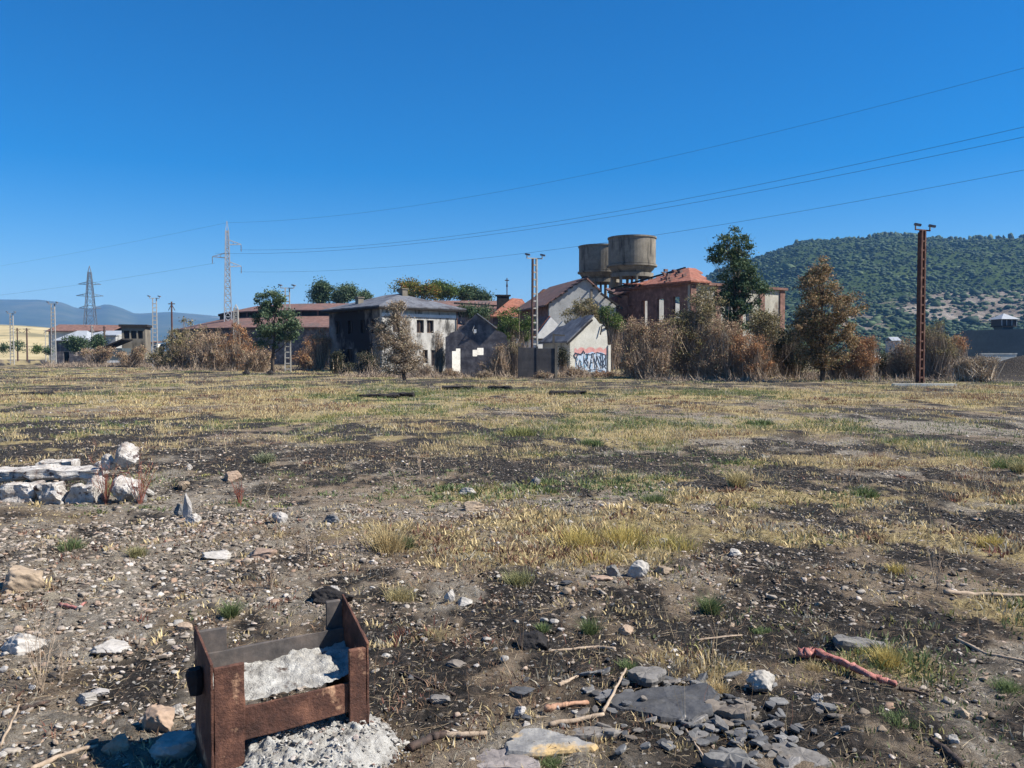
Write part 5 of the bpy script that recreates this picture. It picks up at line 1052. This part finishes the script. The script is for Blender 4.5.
# charred lumps in the middle
stone(533, 652, 36, 22, M['dark'], 'black charred lump half sunk in the burnt ground', .8, 201, 12, name='charred_lump', cat='charred lump', sink=.5)
stone(325, 604, 46, 16, M['dark'], 'low black charred lump behind the right steel post', .6, 202, 12, name='charred_lump', cat='charred lump', sink=.5)
for px, lab in ((245, 'round black lump in the grass, left one of two by the green tree'), (269, 'round black lump in the grass, right one of two by the green tree')):
    stone(px, 375, 7, 6, M['dark'], lab, .8, 203, 8, name='charred_lump', cat='charred lump')
def sleeper(px, py, L, rz, lab):
    g = ghit(px, py); mb = MB()
    o = block(px, py+2, L/(g.y/F), 4.0, .45, M['dark'], lab, rz, int(px), rough=.08, name='charred_sleeper', cat='railway sleeper'); o['group'] = 'charred sleepers lying in the dry grass'
for a in ((378, 396, 1.6, 8, 'charred sleeper in the grass before the dry tree, left of a pair'), (401, 395, 1.0, -6, 'short charred sleeper in the grass before the dry tree, right of a pair'), (457, 388, 1.5, 9, 'charred sleeper lying before the burnt gable house'), (500, 388, 1.2, -12, 'charred sleeper lying before the dark panel wall'), (568, 393, 1.5, 5, 'charred sleeper lying before the graffiti house'), (34, 394, 1.1, 6, 'charred sleeper at the far left of the field')): sleeper(*a)
# concrete slab at the red pole's foot and pale brush heap
g = ghit(926, 386); o = MB().box(-1.7, 1.5, -.2, .2, -.05, .12).build('foundation_strip', M['cream_wall'], None, g); tag(o, 'narrow pale concrete strip at the foot of the rust red pole', 'concrete strip')
bush('brush_heap', 974, 384, 51.5, [(964, 364, 10, 8), (986, 362, 11, 7), (974, 371, 18, 7), (976, 363, 8, 6)], PL, 'heap of pale cut brush beside the dark earth bank', 70, 60, .35, .06, 2600, .02, cat='brush heap', tmat='pale_twig')

LM = [(210, 700, 'left steel post'), (369, 690, 'right steel post'), (12, 585, 'large brown tan rock'), (16, 648, 'broad pale edge stone'), (104, 652, 'flat pale stone left of the frame'), (150, 720, 'round beige rock'), (40, 650, 'tall yellow weed'), (82, 702, 'oval pale cobble'), (533, 640, 'black charred lump'), (566, 709, 'reddish wood chip'), (546, 740, 'orange stained slab'), (500, 760, 'pinkish flat slab'), (519, 712, 'pale round stone on the black ground'), (440, 738, 'burnt stick end'), (664, 700, 'largest slate slab'), (766, 685, 'pale stone at the top of the slate pile'), (727, 757, 'thick dark stone at the bottom edge'), (800, 757, 'broad blue grey slate'), (857, 640, 'lone slate slab'), (850, 672, 'red bark strip'), (950, 755, 'dark stick in the corner'), (965, 712, 'round pinkish stone'), (640, 570, 'rounded grey stone'), (628, 630, 'half buried tan stone'), (710, 600, 'green weed on the black ground'), (590, 625, 'green weed right of the tiny tuft'), (590, 578, 'thin tan stone'), (325, 596, 'charred lump behind the frame'), (260, 550, 'flat tan stone of the pair'), (72, 545, 'green tuft below the boulders'), (713, 712, 'square brownish slate'), (737, 716, 'layered slate'), (450, 597, 'upright pale chip'), (900, 714, 'green sprouts below the bark'), (990, 660, 'bleached twig at the edge'), (425, 683, 'thin dark twig'), (168, 755, 'shadowed grey boulder'), (596, 732, 'long narrow slate'), (620, 698, 'rising thin stick'), (60, 757, 'pale bottom branch'), (5, 735, 'leaning yellow stem')]
USED = {}
def near_label(size, what, px, py):
    best = sorted(LM, key=lambda q: math.hypot(q[0]-px, (q[1]-py)*1.5))
    for q in best[:9]:
        dx = px-q[0]; dy = (py-q[1])*1.5; d = math.hypot(dx, dy)
        if abs(dx) > abs(dy)*2: rel = 'right of' if dx > 0 else 'left of'
        elif abs(dy) > abs(dx)*2: rel = 'in front of' if dy > 0 else 'behind'
        else: rel = ('in front and ' if dy > 0 else 'behind and ')+('right of' if dx > 0 else 'left of')
        w_ = 'close ' if d < 22 else ('' if d < 55 else 'well ')
        lab = f'{size}{what} {w_}{rel} the {q[2]}'
        if lab not in USED and len(lab.split()) <= 16: USED[lab] = 1; return lab
    return f'{size}{what} near the {best[0][2]}'
def sizew(w): return 'tiny ' if w < 6 else 'small ' if w < 8.5 else 'medium ' if w < 12 else 'bigger '
# --- slate pile
def slate(px, py, wpx, dpx, t, label, seed, rz=0, tilt=(0, 0), z=0, group=None, mat=None, cat='slate'):
    g = ghit(px, py); k = g.y/F; r = random.Random(seed); n_ = r.randint(7, 11) if wpx < 30 else 26; W = wpx*k/2; Dp = dpx*k*2.0/2; pts = []
    for i in range(n_):
        a = 2*math.pi*i/n_+r.uniform(-.6, .6)/n_*2; q = r.uniform(.66, 1.1) if wpx < 30 else r.uniform(.86, 1.05)*(1-.16*math.cos(3*a+seed)); pts.append((W*q*math.cos(a), Dp*q*math.sin(a)))
    bm = bmesh.new(); top = [bm.verts.new((x, y, t*r.uniform(.8, 1.15))) for x, y in pts]; mid = [bm.verts.new((x*1.06+r.uniform(-.004, .004), y*1.06, t*.4)) for x, y in pts]; bot = [bm.verts.new((x*.95, y*.95, -.02 if wpx > 27 else -.003)) for x, y in pts]
    c = bm.verts.new((r.uniform(-.1, .1)*W, 0, t*1.05)); m_ = len(pts)
    for i in range(m_):
        j = (i+1) % m_; bm.faces.new((top[i], top[j], c)); bm.faces.new((mid[i], mid[j], top[j], top[i])); bm.faces.new((bot[i], bot[j], mid[j], mid[i]))
    bm.faces.new(bot[::-1]); bmesh.ops.recalc_face_normals(bm, faces=bm.faces[:])
    me = bpy.data.meshes.new('slate'); bm.to_mesh(me); bm.free(); me.materials.append(mat or M['st_dark']); o = bpy.data.objects.new('slate', me); col.objects.link(o)
    o.location = (g.x, g.y, g.z+z); o.rotation_euler = (R(tilt[0]), R(tilt[1]), R(rz)); return tag(o, label, cat, group)
slate(668, 707, 112, 34, .035, 'largest dark slate slab, broken across, at the left of the slate pile', 1, 8, (4, -3), cat='slate slab')
slate(647, 686, 36, 14, .022, 'smooth dark slate lying on the back edge of the largest slab', 2, 12, (6, 0), z=.05, cat='slate slab')
slate(857, 646, 52, 14, .035, 'dark grey slate slab alone on the burnt ground at right', 3, -6, (-4, 4), cat='slate slab')
slate(546, 746, 92, 24, .022, 'large flat slab with an orange tan stain at the bottom edge', 4, 4, (3, 2), mat=surf('stained_slab', [(.35, (.16, .155, .15)), (.5, (.26, .25, .23)), (.65, (.34, .32, .29))], 6, .8, .5, .006, stain=(.46, .32, .15), stain_scale=3.5, stain_lo=.5, stain_hi=.58), cat='stone slab')
slate(500, 764, 84, 20, .022, 'pinkish grey flat slab left of the stained one at the bottom edge', 5, -8, (4, -2), mat=surf('pink_grey_slab', [(.35, (.17, .15, .14)), (.6, (.30, .26, .235))], 6, .8, .5, .006), cat='stone slab')
slate(727, 765, 46, 12, .05, 'thick dark stone at the bottom edge below the slate pile', 6, 6, (8, 0), cat='slate slab')
slate(737, 722, 34, 10, .03, 'layered slate with a dark underside right of the pile centre', 7, -10, (6, -8), z=.03, cat='slate slab')
slate(800, 760, 56, 20, .022, 'broad blue grey slate in the bottom right of the pile', 8, -25, (6, 4), cat='slate slab')
slate(713, 716, 18, 13, .03, 'square brownish slate in the middle of the pile', 9, 10, (14, 3), z=.02, cat='slate slab')
slate(596, 735, 60, 10, .018, 'long narrow slate below the crossed sticks', 10, 4, (2, 0), cat='slate slab')
gn = 0
rs = random.Random(5)
for k in range(240):
    t = rs.random(); px = 640+rs.gauss(60, 62)+t*15; py = 700+rs.gauss(18, 22)+(px-700)*.22
    if not (560 < px < 850 and 672 < py < 790): continue
    ws_ = min(34, rs.lognormvariate(2.6, .45)); dd = rs.uniform(3, 8)
    slate(px, py, ws_, dd, rs.uniform(.004, .012), near_label('small ' if ws_ < 12 else 'mid sized ' if ws_ < 19 else 'wide ', ('narrow ' if dd < 4.5 else 'broad ' if dd > 6.5 else '')+'slate flake', px, py), 50+k, rs.uniform(0, 180), (rs.uniform(-20, 20), rs.uniform(-20, 20)), z=rs.uniform(0.004, .022), group='small slate flakes of the pile')

# --- loose cobbles, individual but alike in groups
protos = []
for k in range(10):
    V, Fc = rockV(300+k, (1, random.uniform(.7, 1), random.uniform(.4, .6)), 8 if k % 2 else 13, .08, .60 if k % 2 else .5, 3)
    protos.append((V, Fc, k % 2))
pm = {}
def cobble(px, py, wpx, mkey, lab, grp):
    lab = near_label(sizew(wpx), {'st_pale': 'pale grey cobble', 'st_tan': 'tan cobble', 'st_dark': 'slate grey cobble'}[mkey], px, py)
    k = random.randrange(10); g = ghit(px, py); r_ = wpx*g.y/F/2
    if (k, mkey) not in pm:
        V, Fc, sm = protos[k]; o = npmesh('cobble', V, Fc, M[mkey], smooth=False); pm[(k, mkey)] = o
    else: o = pm[(k, mkey)].copy(); col.objects.link(o)
    o.location = (g.x, g.y, g.z+r_*.28); o.scale = (r_, r_*random.uniform(.8, 1.2), r_*random.uniform(.7, 1.2)); o.rotation_euler = (random.uniform(-.3, .3), random.uniform(-.3, .3), random.uniform(0, 6.28)); tag(o, lab, 'cobble', grp)
zones = [((0, 205, 565, 768), 110, 'st_pale', 'pale grey cobble lying in the gravel left of the steel frame', 'pale cobbles left of the steel frame'),
         ((0, 205, 565, 768), 45, 'st_tan', 'tan cobble lying in the gravel left of the steel frame', 'tan cobbles left of the steel frame'),
         ((385, 640, 575, 768), 42, 'st_pale', 'small pale stone on the black burnt ground at bottom centre', 'pale stones on the burnt ground'),
         ((385, 640, 575, 768), 34, 'st_dark', 'small slate grey stone on the black burnt ground at bottom centre', 'grey stones on the burnt ground'),
         ((790, 1024, 600, 768), 36, 'st_tan', 'small tan stone scattered over the ground at bottom right', 'tan stones at bottom right'),
         ((560, 760, 555, 670), 26, 'st_tan', 'small tan stone on the ground above the slate pile', 'tan stones above the slate pile')]
for (x0, x1, y0, y1), n_, mk, lab, grp in zones:
    for _ in range(n_):
        py = y0+(y1-y0)*random.random(); cobble(random.uniform(x0, x1), py, min(24, random.lognormvariate(2.05, .38)*(py/680)), mk, lab, grp)

# --- uncountable gravel
def pebbles(n, r0, r1, size, name, mat, label, sub, mode='grav', sq=True):
    th = rng.uniform(R(-36), R(36), n); r = np.sqrt(rng.uniform(r0*r0, r1*r1, n)) if sq else np.exp(rng.uniform(math.log(r0), math.log(r1), n)); x = r*np.sin(th); y = r*np.cos(th); b, g, v = masks(x, y); n2 = fbm(x*2.5, y*2.5, 201, 3)
    pr = (np.clip(.36+.8*v-.35*g-.1*b, .10, 1)*(.3+1.5*sstep(.38, .62, n2))) if mode == 'grav' else np.clip(.05+b*1.5, 0, 1)
    left = sstep(-.05, -.4, x/y)*(1-sstep(5.5, 9, y))*(.15+.7*sstep(.40, .62, fbm(x*1.6, y*1.6, 401, 3))); pr = pr+(left if mode == 'grav' else 0); k = rng.uniform(0, 1, n) < pr; x, y, r = x[k], y[k], r[k]; m = len(x)
    s = size*rng.lognormal(0, .55, m)*(r/5)**.6*(1+.35*sstep(-.08, -.4, x/y)*(mode == 'grav'))*(.75+.5*fbm(x*2, y*2, 77, 2)); s = np.clip(s, .002, .05)
    T = []
    for q in range(8):
        V, Fc = rockV(400+q, (1, .8, .5), 12, .09, .5, sub); T.append((V, Fc))
    P = np.stack([x, y, gz(x, y)+s*.02], 1); Sc = np.stack([s, s*rng.uniform(.7, 1.1, m), s*rng.uniform(.6, 1.1, m)], 1)
    return scatter_mesh(name, T, P, Sc, mat, label, 'gravel')
pebbles(60000, 2.9, 9, .0095, 'near_gravel', M['gravel'], 'loose mixed gravel and stone chips over the foreground', 2)
pebbles(30000, 8, 30, .012, 'far_gravel', M['gravel'], 'stone chips scattered over the middle of the waste ground', 1, sq=False)
pebbles(34000, 2.9, 12, .0065, 'charcoal_crumbs', M['charbits'], 'black charcoal crumbs on the burnt patches', 1, 'char')
# dry litter: short straws and twigs lying flat
n = 52000; th = rng.uniform(R(-36), R(36), n); r = np.exp(rng.uniform(math.log(2.9), math.log(16), n)); x = r*np.sin(th); y = r*np.cos(th); P0 = np.stack([x, y, gz(x, y)+.006], 1)
a = rng.uniform(0, 6.28, n); L_ = rng.gamma(2, .022, n)*(r/5)**.4; P1 = P0+np.stack([np.cos(a)*L_, np.sin(a)*L_, rng.uniform(-.002, .02, n)], 1); P1[:, 2] = np.maximum(P1[:, 2], gz(P1[:, 0], P1[:, 1])+.004)
V, Fc = twig_mesh(P0, P1, .0011*(r/5)**.7, .1); tag(npmesh('straw_litter', V, Fc, islmat('litter', [(0, (.05, .032, .024)), (.45, (.20, .135, .085)), (.75, (.34, .25, .155)), (1, (.56, .46, .30))])), 'short broken straws and twigs littering the ground', 'litter', kind='stuff')

# scattered thin dry stalks
n = 1500; th = rng.uniform(R(-36), R(36), n); r = np.exp(rng.uniform(math.log(3.4), math.log(34), n)); x = r*np.sin(th); y = r*np.cos(th); kk = fbm(x*.8, y*.6, 311, 3) > .47; x, y, r = x[kk], y[kk], r[kk]; n = len(x)
P0 = np.repeat(np.stack([x, y, gz(x, y)-.01], 1), 4, 0); hh = np.repeat(rng.gamma(3, .045, n), 4)*rng.uniform(.5, 1.2, n*4); a = rng.uniform(0, 6.28, n*4); sp_ = rng.uniform(0, .7, n*4)*hh
P1 = P0+np.stack([np.cos(a)*sp_, np.sin(a)*sp_, hh], 1); V, Fc = twig_mesh(P0, P1, .0010*np.maximum(1, np.repeat(r, 4)/5), .12)
tag(npmesh('dry_stalks', V, Fc, islmat('stalks', [(0, (.14, .08, .05)), (.4, (.34, .25, .15)), (.8, (.5, .42, .27)), (1, (.24, .09, .06))])), 'thin dry weed stalks standing all over the waste ground', 'weeds', kind='stuff')

# --- sticks and bark
def stick(pts, r0, r1, mat, label, name='stick', cat='stick', jit=.15, seg=6, lift=None):
    P = []; 
    for i, (px, py, *dz) in enumerate(pts):
        g = ghit(px, py); P.append(Vector((g.x, g.y, g.z+r0*.8+(dz[0] if dz else 0))))
    Q = []
    for a, b in zip(P[:-1], P[1:]):
        for k in range(seg): Q.append(a.lerp(b, k/seg)+Vector((random.uniform(-1, 1), random.uniform(-1, 1), random.uniform(0, 1)))*r0*.35)
    Q.append(P[-1]); m_ = len(Q); rs_ = [r0+(r1-r0)*i/(m_-1) for i in range(m_)]; o = MB().tube(Q, rs_, 8, jit).build(name, mat, smooth=True); return tag(o, label, cat)
stick([(800, 660, .012), (818, 661, .016), (845, 671, .012), (870, 682, .008), (896, 690, .004)], .026, .013, M['red_bark'], 'long red pink strip of bark lying on the burnt ground', 'bark_strip', 'bark', .45, 9)
stick([(899, 691, .004), (915, 693, .0), (932, 698, -.004)], .011, .005, M['wood_burnt'], 'charred thin end of stick touching the red pink bark strip')
stick([(411, 752), (430, 742), (446, 738)], .019, .016, M['wood_burnt'], 'burnt black end of stick at the bottom left of the flat slabs')
stick([(443, 738), (462, 738), (487, 736)], .015, .010, M['wood_pale'], 'pale thick stick running into the flat stained slab')
stick([(549, 727), (575, 723), (604, 717)], .012, .010, M['wood_pale'], 'pale stick lying over the stained slab')
stick([(603, 716, .01), (614, 700, .03), (626, 682, .06)], .008, .005, M['wood_pale'], 'thin stick rising from the slab towards the largest slate')
stick([(545, 713), (560, 709), (588, 705)], .017, .009, surf('reddish_wood', [(.3, (.25, .12, .07)), (.7, (.5, .3, .19))], 25, .85, .6, .004), 'short reddish splintered wood chip in the centre', 'wood_chip', 'wood chip', .35)
stick([(558, 687), (566, 684), (578, 678)], .012, .005, M['wood_pale'], 'small curled pale wood chip above the reddish one', 'wood_chip', 'wood chip', .35)
stick([(548, 652), (575, 650), (598, 648), (615, 650)], .006, .011, M['wood_pale'], 'forked pale twig lying beside the black charred lump')
stick([(932, 744), (945, 752), (962, 768)], .013, .014, M['wood_burnt'], 'dark stick at the bottom right corner')
stick([(401, 672), (425, 683), (455, 696)], .006, .006, M['wood_burnt'], 'thin dark twig right of the right steel post')
stick([(944, 594), (975, 597), (1030, 598)], .018, .012, M['wood_pale'], 'long bleached branch lying at the right edge')
stick([(955, 640), (985, 655), (1030, 664)], .010, .008, M['wood_pale'], 'bleached twig at the right edge above the bottom right stones')
stick([(686, 733, .01), (698, 752, .01), (708, 768, .01)], .005, .004, M['wood_pale'], 'thin pale stem crossing the lower slate pile')
stick([(0, 748), (12, 732, .04), (20, 726, .09)], .006, .004, M['wood_pale'], 'yellow stem leaning at the bottom left corner')
stick([(30, 772), (62, 758), (98, 748)], .011, .008, M['wood_pale'], 'pale branch along the bottom left edge')
stick([(697, 641), (722, 638), (742, 636)], .006, .005, M['wood_pale'], 'short pale twig on the black ground above the slate pile')
stick([(20, 712), (38, 707), (50, 703)], .012, .007, M['wood_burnt'], 'dark twig in the gravel at left')
stick([(60, 606), (78, 610), (86, 604)], .012, .007, M['red_bark'], 'small red chip in the gravel near the left edge', 'chip', 'chip')

# --- notable tufts and dry weeds
def tuft(px, py, hpx, wpx, tint, label, nb=90, name='grass_tuft', cat='grass tuft', lean=.55, wd=.0013):
    g = ghit(px, py); k = g.y/F; h = hpx*k; n_ = 14; B_ = np.zeros((n_, 3)); B_[:, :2] = rng.normal(0, wpx*k/4.5, (n_, 2)).clip(-wpx*k/4.5, wpx*k/4.5); B_[:, 2] = -.01
    o = grass_mesh(name, B_, nb//2, np.full(n_, wpx*k/7), np.full(n_, h)*rng.uniform(.5, 1.1, n_), np.full(n_, max(wd, .0004*g.y)), np.tile(tint, (n_, 1)), label, cat, None, lean)
    if 'kind' in o: del o['kind']
    o.location = g; return o
for a in [(388, 550, 36, 40, TAN*.9, 'tall tan grass tuft left of the yellow grass patch'), (408, 546, 14, 12, GRN, 'green tuft beside the tall tan tuft'), (72, 550, 16, 20, GRN, 'green tuft in the gravel below the boulder pile'), (138, 556, 14, 14, GRN*.6+TAN*.4, 'small olive tuft right of the green one below the boulder pile'),
          (736, 486, 20, 16, TAN*.7+GRN*.3, 'round olive tuft alone at centre right'), (865, 497, 14, 26, GRN, 'low green tuft far right of the round olive one'), (1005, 468, 12, 26, GRN, 'green tuft at the right edge beyond the middle'), (1020, 472, 14, 14, TAN*.5+GRN*.5, 'olive tuft at the very right edge'), (895, 572, 12, 26, YEL, 'yellow tuft on the right'),
          (990, 547, 16, 28, YEL, 'straw yellow tuft near the right edge'), (655, 503, 12, 22, GRN, 'green tuft behind the yellow patch'), (520, 582, 16, 28, GRN*.7+TAN*.3, 'olive green tuft in the middle gravel'), (402, 600, 18, 26, TAN*.7+GRN*.3, 'pale olive tuft behind the right steel post'), (710, 612, 22, 14, GRN, 'green weed on the black ground'), (628, 668, 12, 16, GRN*1.3, 'bright green tuft above the slate pile'),
          (545, 630, 10, 14, GRN*1.3, 'tiny bright green tuft on the black ground'), (590, 634, 20, 14, GRN, 'green weed right of the tiny bright tuft'), (888, 664, 24, 28, YEL, 'yellow dry tuft right of the lone slate slab'), (1008, 690, 16, 26, GRN*1.2, 'green tuft at the right edge low down'), (715, 690, 16, 24, TAN, 'dry tan tuft behind the slate pile'), (230, 618, 22, 12, GRN, 'thin green blades behind the steel frame'),
          (812, 672, 14, 20, TAN*.8, 'tan tuft next to the red bark strip'), (550, 766, 14, 26, GRN*1.1, 'green tuft between the flat slabs at the bottom edge'), (600, 560, 14, 60, YEL, 'low yellow grass patch at centre'), (580, 545, 24, 50, YEL*1.05, 'thick straw yellow grass clump at centre'), (625, 542, 26, 50, YEL, 'second straw clump right of the thick one'), (672, 548, 18, 60, YEL*.8+GRN*.3, 'greenish yellow clump at centre right'),
          (762, 632, 8, 22, GRN*1.2, 'tiny green sprouts left of the lone slate slab'), (900, 720, 12, 34, GRN*1.1, 'green sprouts below the red bark strip'), (265, 462, 14, 16, GRN*.7+GRY*.4, 'grey green weed on the burnt patch at left'), (520, 435, 10, 30, GRN*.8+YEL*.3, 'green clump in the middle distance'), (760, 425, 8, 26, GRN, 'green clump far out right of centre'), (590, 445, 9, 24, GRN, 'green clump right of the middle distance one')]:
    tuft(*a)
def weed(px, py, hpx, label, mat, n_=14, spread=.35, seed=1):
    g = ghit(px, py); k = g.y/F; h = hpx*k; r = random.Random(seed); mb = MB()
    for i in range(n_):
        a = r.uniform(0, 6.28); l = r.uniform(0, spread)*h; hh = h*r.uniform(.5, 1); p0 = Vector((r.uniform(-.01, .01), r.uniform(-.01, .01), -.01)); p2 = Vector((math.cos(a)*l, math.sin(a)*l, hh)); p1 = p0.lerp(p2, .5)+Vector((r.uniform(-.05, .05)*h, 0, .05*h)); mb.tube([p0, p1, p2], [max(.0012, .0004*g.y), max(.001, .0003*g.y), .0006], 4)
        for _ in range(3): t = r.uniform(.4, .9); q = p0.lerp(p2, t); e_ = q+Vector((r.uniform(-1, 1), r.uniform(-1, 1), r.uniform(.3, 1)))*.14*h; mb.tube([q, e_], [max(.0008, .0003*g.y), .0004], 3)
    o = mb.build('dry_weed', mat); o.location = g; return tag(o, label, 'weed')
redtw = surf('red_stems', [(.3, (.16, .05, .035)), (.7, (.32, .12, .08))], 8, .8, 0)
for i, a in enumerate([(106, 505, 52, 'reddish stems growing in front of the boulder pile', redtw, 16), (140, 505, 55, 'reddish dry weed at the right side of the boulder pile', redtw, 16), (60, 480, 26, 'sparse dry stems behind the long white slab', M['wood_pale'], 8), (938, 590, 62, 'tall forked bleached weed near the right edge', M['wood_pale'], 9), (905, 590, 40, 'bleached weed left of the tall forked one', M['wood_pale'], 12), (40, 690, 95, 'tall yellow dry weed near the left edge', M['wood_pale'], 14), (62, 680, 40, 'short yellow weed beside the tall one', M['wood_pale'], 10), (240, 505, 30, 'reddish thin weed right of the upright slab fragment', redtw, 14),
                       (270, 590, 34, 'dark thin weed on the burnt patch behind the steel frame', M['twig'], 10), (395, 480, 30, 'pale dry stem on the burnt patch in the middle', M['wood_pale'], 5), (420, 475, 34, 'bent pale stem right of the other one in the middle', M['wood_pale'], 5), (308, 560, 40, 'brown weed above the steel frame', M['twig'], 10), (690, 585, 34, 'thin pale stem at centre right', M['wood_pale'], 3), (850, 480, 26, 'dry weed in the right middle', M['wood_pale'], 8), (117, 395, 14, 'tall dry stalk far out at left', M['wood_pale'], 4)]):
    weed(a[0], a[1], a[2], a[3], a[4], a[5], seed=i)

# --- rusted steel frame with rubble concrete
def PZ(px, py, z): return hit(px, py, z)
cL = PZ(210, 666, .45); cR = PZ(369, 644, .42)
ax = (cR-cL); LF = ax.length; ang = math.atan2(ax.y, ax.x)
sf = empty('steel_frame', (cL.x, cL.y, float(gz(cL.x, cL.y))), ang, 'rusted steel frame of two upright channels joined by cross plates', 'steel frame')
zt = .45; zb = .515; dp = .285; fl = .125; th_ = .012
def channel(x0, s, name, lean=0.0, lift=0.0, f1=fl, zbk0=None):
    zb = zbk0 or globals()['zb']
    """C channel, web at x0, flanges towards s, top cut slanting up to the back"""
    root = None
    def prism(q, zf, zbk, nm, m, lab=None):
        mb = MB(); xa, xb, ya, yb = q
        tz = lambda y: zf+(zbk-zf)*y/dp+lift
        vs = [(xa, ya, -.25), (xb, ya, -.25), (xb, yb, -.25), (xa, yb, -.25), (xa, ya, tz(ya)), (xb, ya, tz(ya)-.0), (xb, yb, tz(yb)), (xa, yb, tz(yb))]
        mb.add(vs, [(0,3,2,1),(4,5,6,7),(0,1,5,4),(1,2,6,5),(2,3,7,6),(3,0,4,7)]); o = mb.build(nm, m, sf)
        bv = o.modifiers.new('b', 'BEVEL'); bv.width = .003; bv.segments = 2; return o
    a, b = (x0, x0+s*th_) if s > 0 else (x0+s*th_, x0)
    w_ = prism((a, b, 0, dp), zt, zb, name, M['rust'])
    fa, fb = (b+.0005, x0+s*f1) if s > 0 else (x0+s*f1, a-.0005)
    # flanges are sub-parts of the post
    for ya, yb, hh in ((0, th_, 0), (dp-th_, dp, 0)):
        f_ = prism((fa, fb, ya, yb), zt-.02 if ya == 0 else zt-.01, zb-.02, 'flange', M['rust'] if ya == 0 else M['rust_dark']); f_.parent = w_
    return w_
channel(0, 1, 'post'); channel(LF, -1, 'post', f1=.085, lift=-.03, zbk0=.585)
def plate(xa, xb, y, z0a, z0b, z1a, z1b, m, name, t=.012):
    mb = MB(); vs = [(xa, y, z0a), (xb, y, z0b), (xb, y+t, z0b), (xa, y+t, z0a), (xa, y, z1a), (xb, y, z1b), (xb, y+t, z1b), (xa, y+t, z1a)]
    mb.add(vs, [(0,3,2,1),(4,5,6,7),(0,1,5,4),(1,2,6,5),(2,3,7,6),(3,0,4,7)]); o = mb.build(name, m, sf); bv = o.modifiers.new('b', 'BEVEL'); bv.width = .003; bv.segments = 2; return o
plate(fl-.02, LF-.07, .016, .125, .145, .255, .265, M['rust'], 'front_plate')
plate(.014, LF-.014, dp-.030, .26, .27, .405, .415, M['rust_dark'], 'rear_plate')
mb = MB().tube([(-.030, .13, .40), (-.026, .13, .375), (-.028, .125, .30)], [.026, .036, .022], 10, .2); mb.build('bolt_lug', M['dark'], sf)
def heap(name, x0, x1, y0, y1, zf, mat, parent, nx=70, ny=50, seed=1, amp=.03):
    X, Y_ = np.meshgrid(np.linspace(x0, x1, nx), np.linspace(y0, y1, ny)); u = (X-x0)/(x1-x0); v_ = (Y_-y0)/(y1-y0)
    Z = zf(u, v_, X, Y_)+(fbm(X*18, Y_*18, seed, 4)-.5)*amp*2+(fbm(X*60, Y_*60, seed+2, 3)-.5)*amp*.7
    V = np.stack([X.ravel(), Y_.ravel(), Z.ravel()], 1); i = np.arange(ny-1)[:, None]; j = np.arange(nx-1)[None, :]
    Fc = np.stack([i*nx+j, i*nx+j+1, (i+1)*nx+j+1, (i+1)*nx+j], -1).reshape(-1, 4)
    return npmesh(name, V, Fc, mat, parent, smooth=False)
heap('concrete_fill', .014, LF-.014, .03, dp-.032, lambda u, v, x, y: .262+.065*v+.03*u, M['ash'], sf, 110, 50, 7, .022)
# crumbled footing heap under and in front of the frame
ft = empty('crumbled_footing', sf.location, ang, 'pale crumbled concrete footing heaped around the foot of the steel frame', 'rubble')
def fz(u, v, x, y):
    e_ = np.sqrt(((u-.5)/.5)**2+((v-.52)/.5)**2); return .155*(1-sstep(.34, 1.0, e_+(fbm(x*5, y*5, 3, 3)-.5)*.35))-.045-.03*u
heap('rubble_mass', -.10, LF+.32, -.42, .42, fz, M['ash'], ft, 230, 190, 17, .036)
T = [rockV(500+q, (1, .85, .55), 14, .10, .46, 3) for q in range(6)]; n_ = 900; X = rng.uniform(.02, LF+.22, n_); Y_ = rng.uniform(-.36, .30, n_); u = (X+.10)/(LF+.42); v_ = (Y_+.42)/.84; s_ = rng.lognormal(-4.9, .55, n_).clip(.003, .026)
fp = scatter_mesh('rubble_chips', T, np.stack([X, Y_, fz(u, v_, X, Y_)+.012], 1), np.stack([s_, s_, s_*.8], 1), islmat('ash_chips', [(0, (.15, .13, .11)), (.5, (.34, .32, .28)), (.85, (.52, .49, .44)), (1, (.26, .15, .11))], .95, .4, 60), None, None, 'stuff', parent=ft)
tx = bpy.data.textures.new('dents', 'CLOUDS'); tx.noise_scale = .11; tx.noise_depth = 3
def roughen(o, strength, levels):
    sb = o.modifiers.new('s', 'SUBSURF'); sb.subdivision_type = 'SIMPLE'; sb.levels = sb.render_levels = levels
    d = o.modifiers.new('d', 'DISPLACE'); d.texture = tx; d.strength = strength; d.mid_level = .5; d.texture_coords = 'LOCAL'
for o in [c for c in sf.children_recursive if c.type == 'MESH' and c.name.split('.')[0] in ('post', 'flange', 'front_plate', 'rear_plate')]: roughen(o, .011, 5)
for o in [c for c in col.objects if c.name.split('.')[0] == 'slate' and c.dimensions.x > .11]: roughen(o, .022, 4)
stone(287, 768, 56, 20, M['wood_burnt'], 'dark rusty stone at the bottom edge in front of the steel frame', .7, 601, 9, sink=.3)
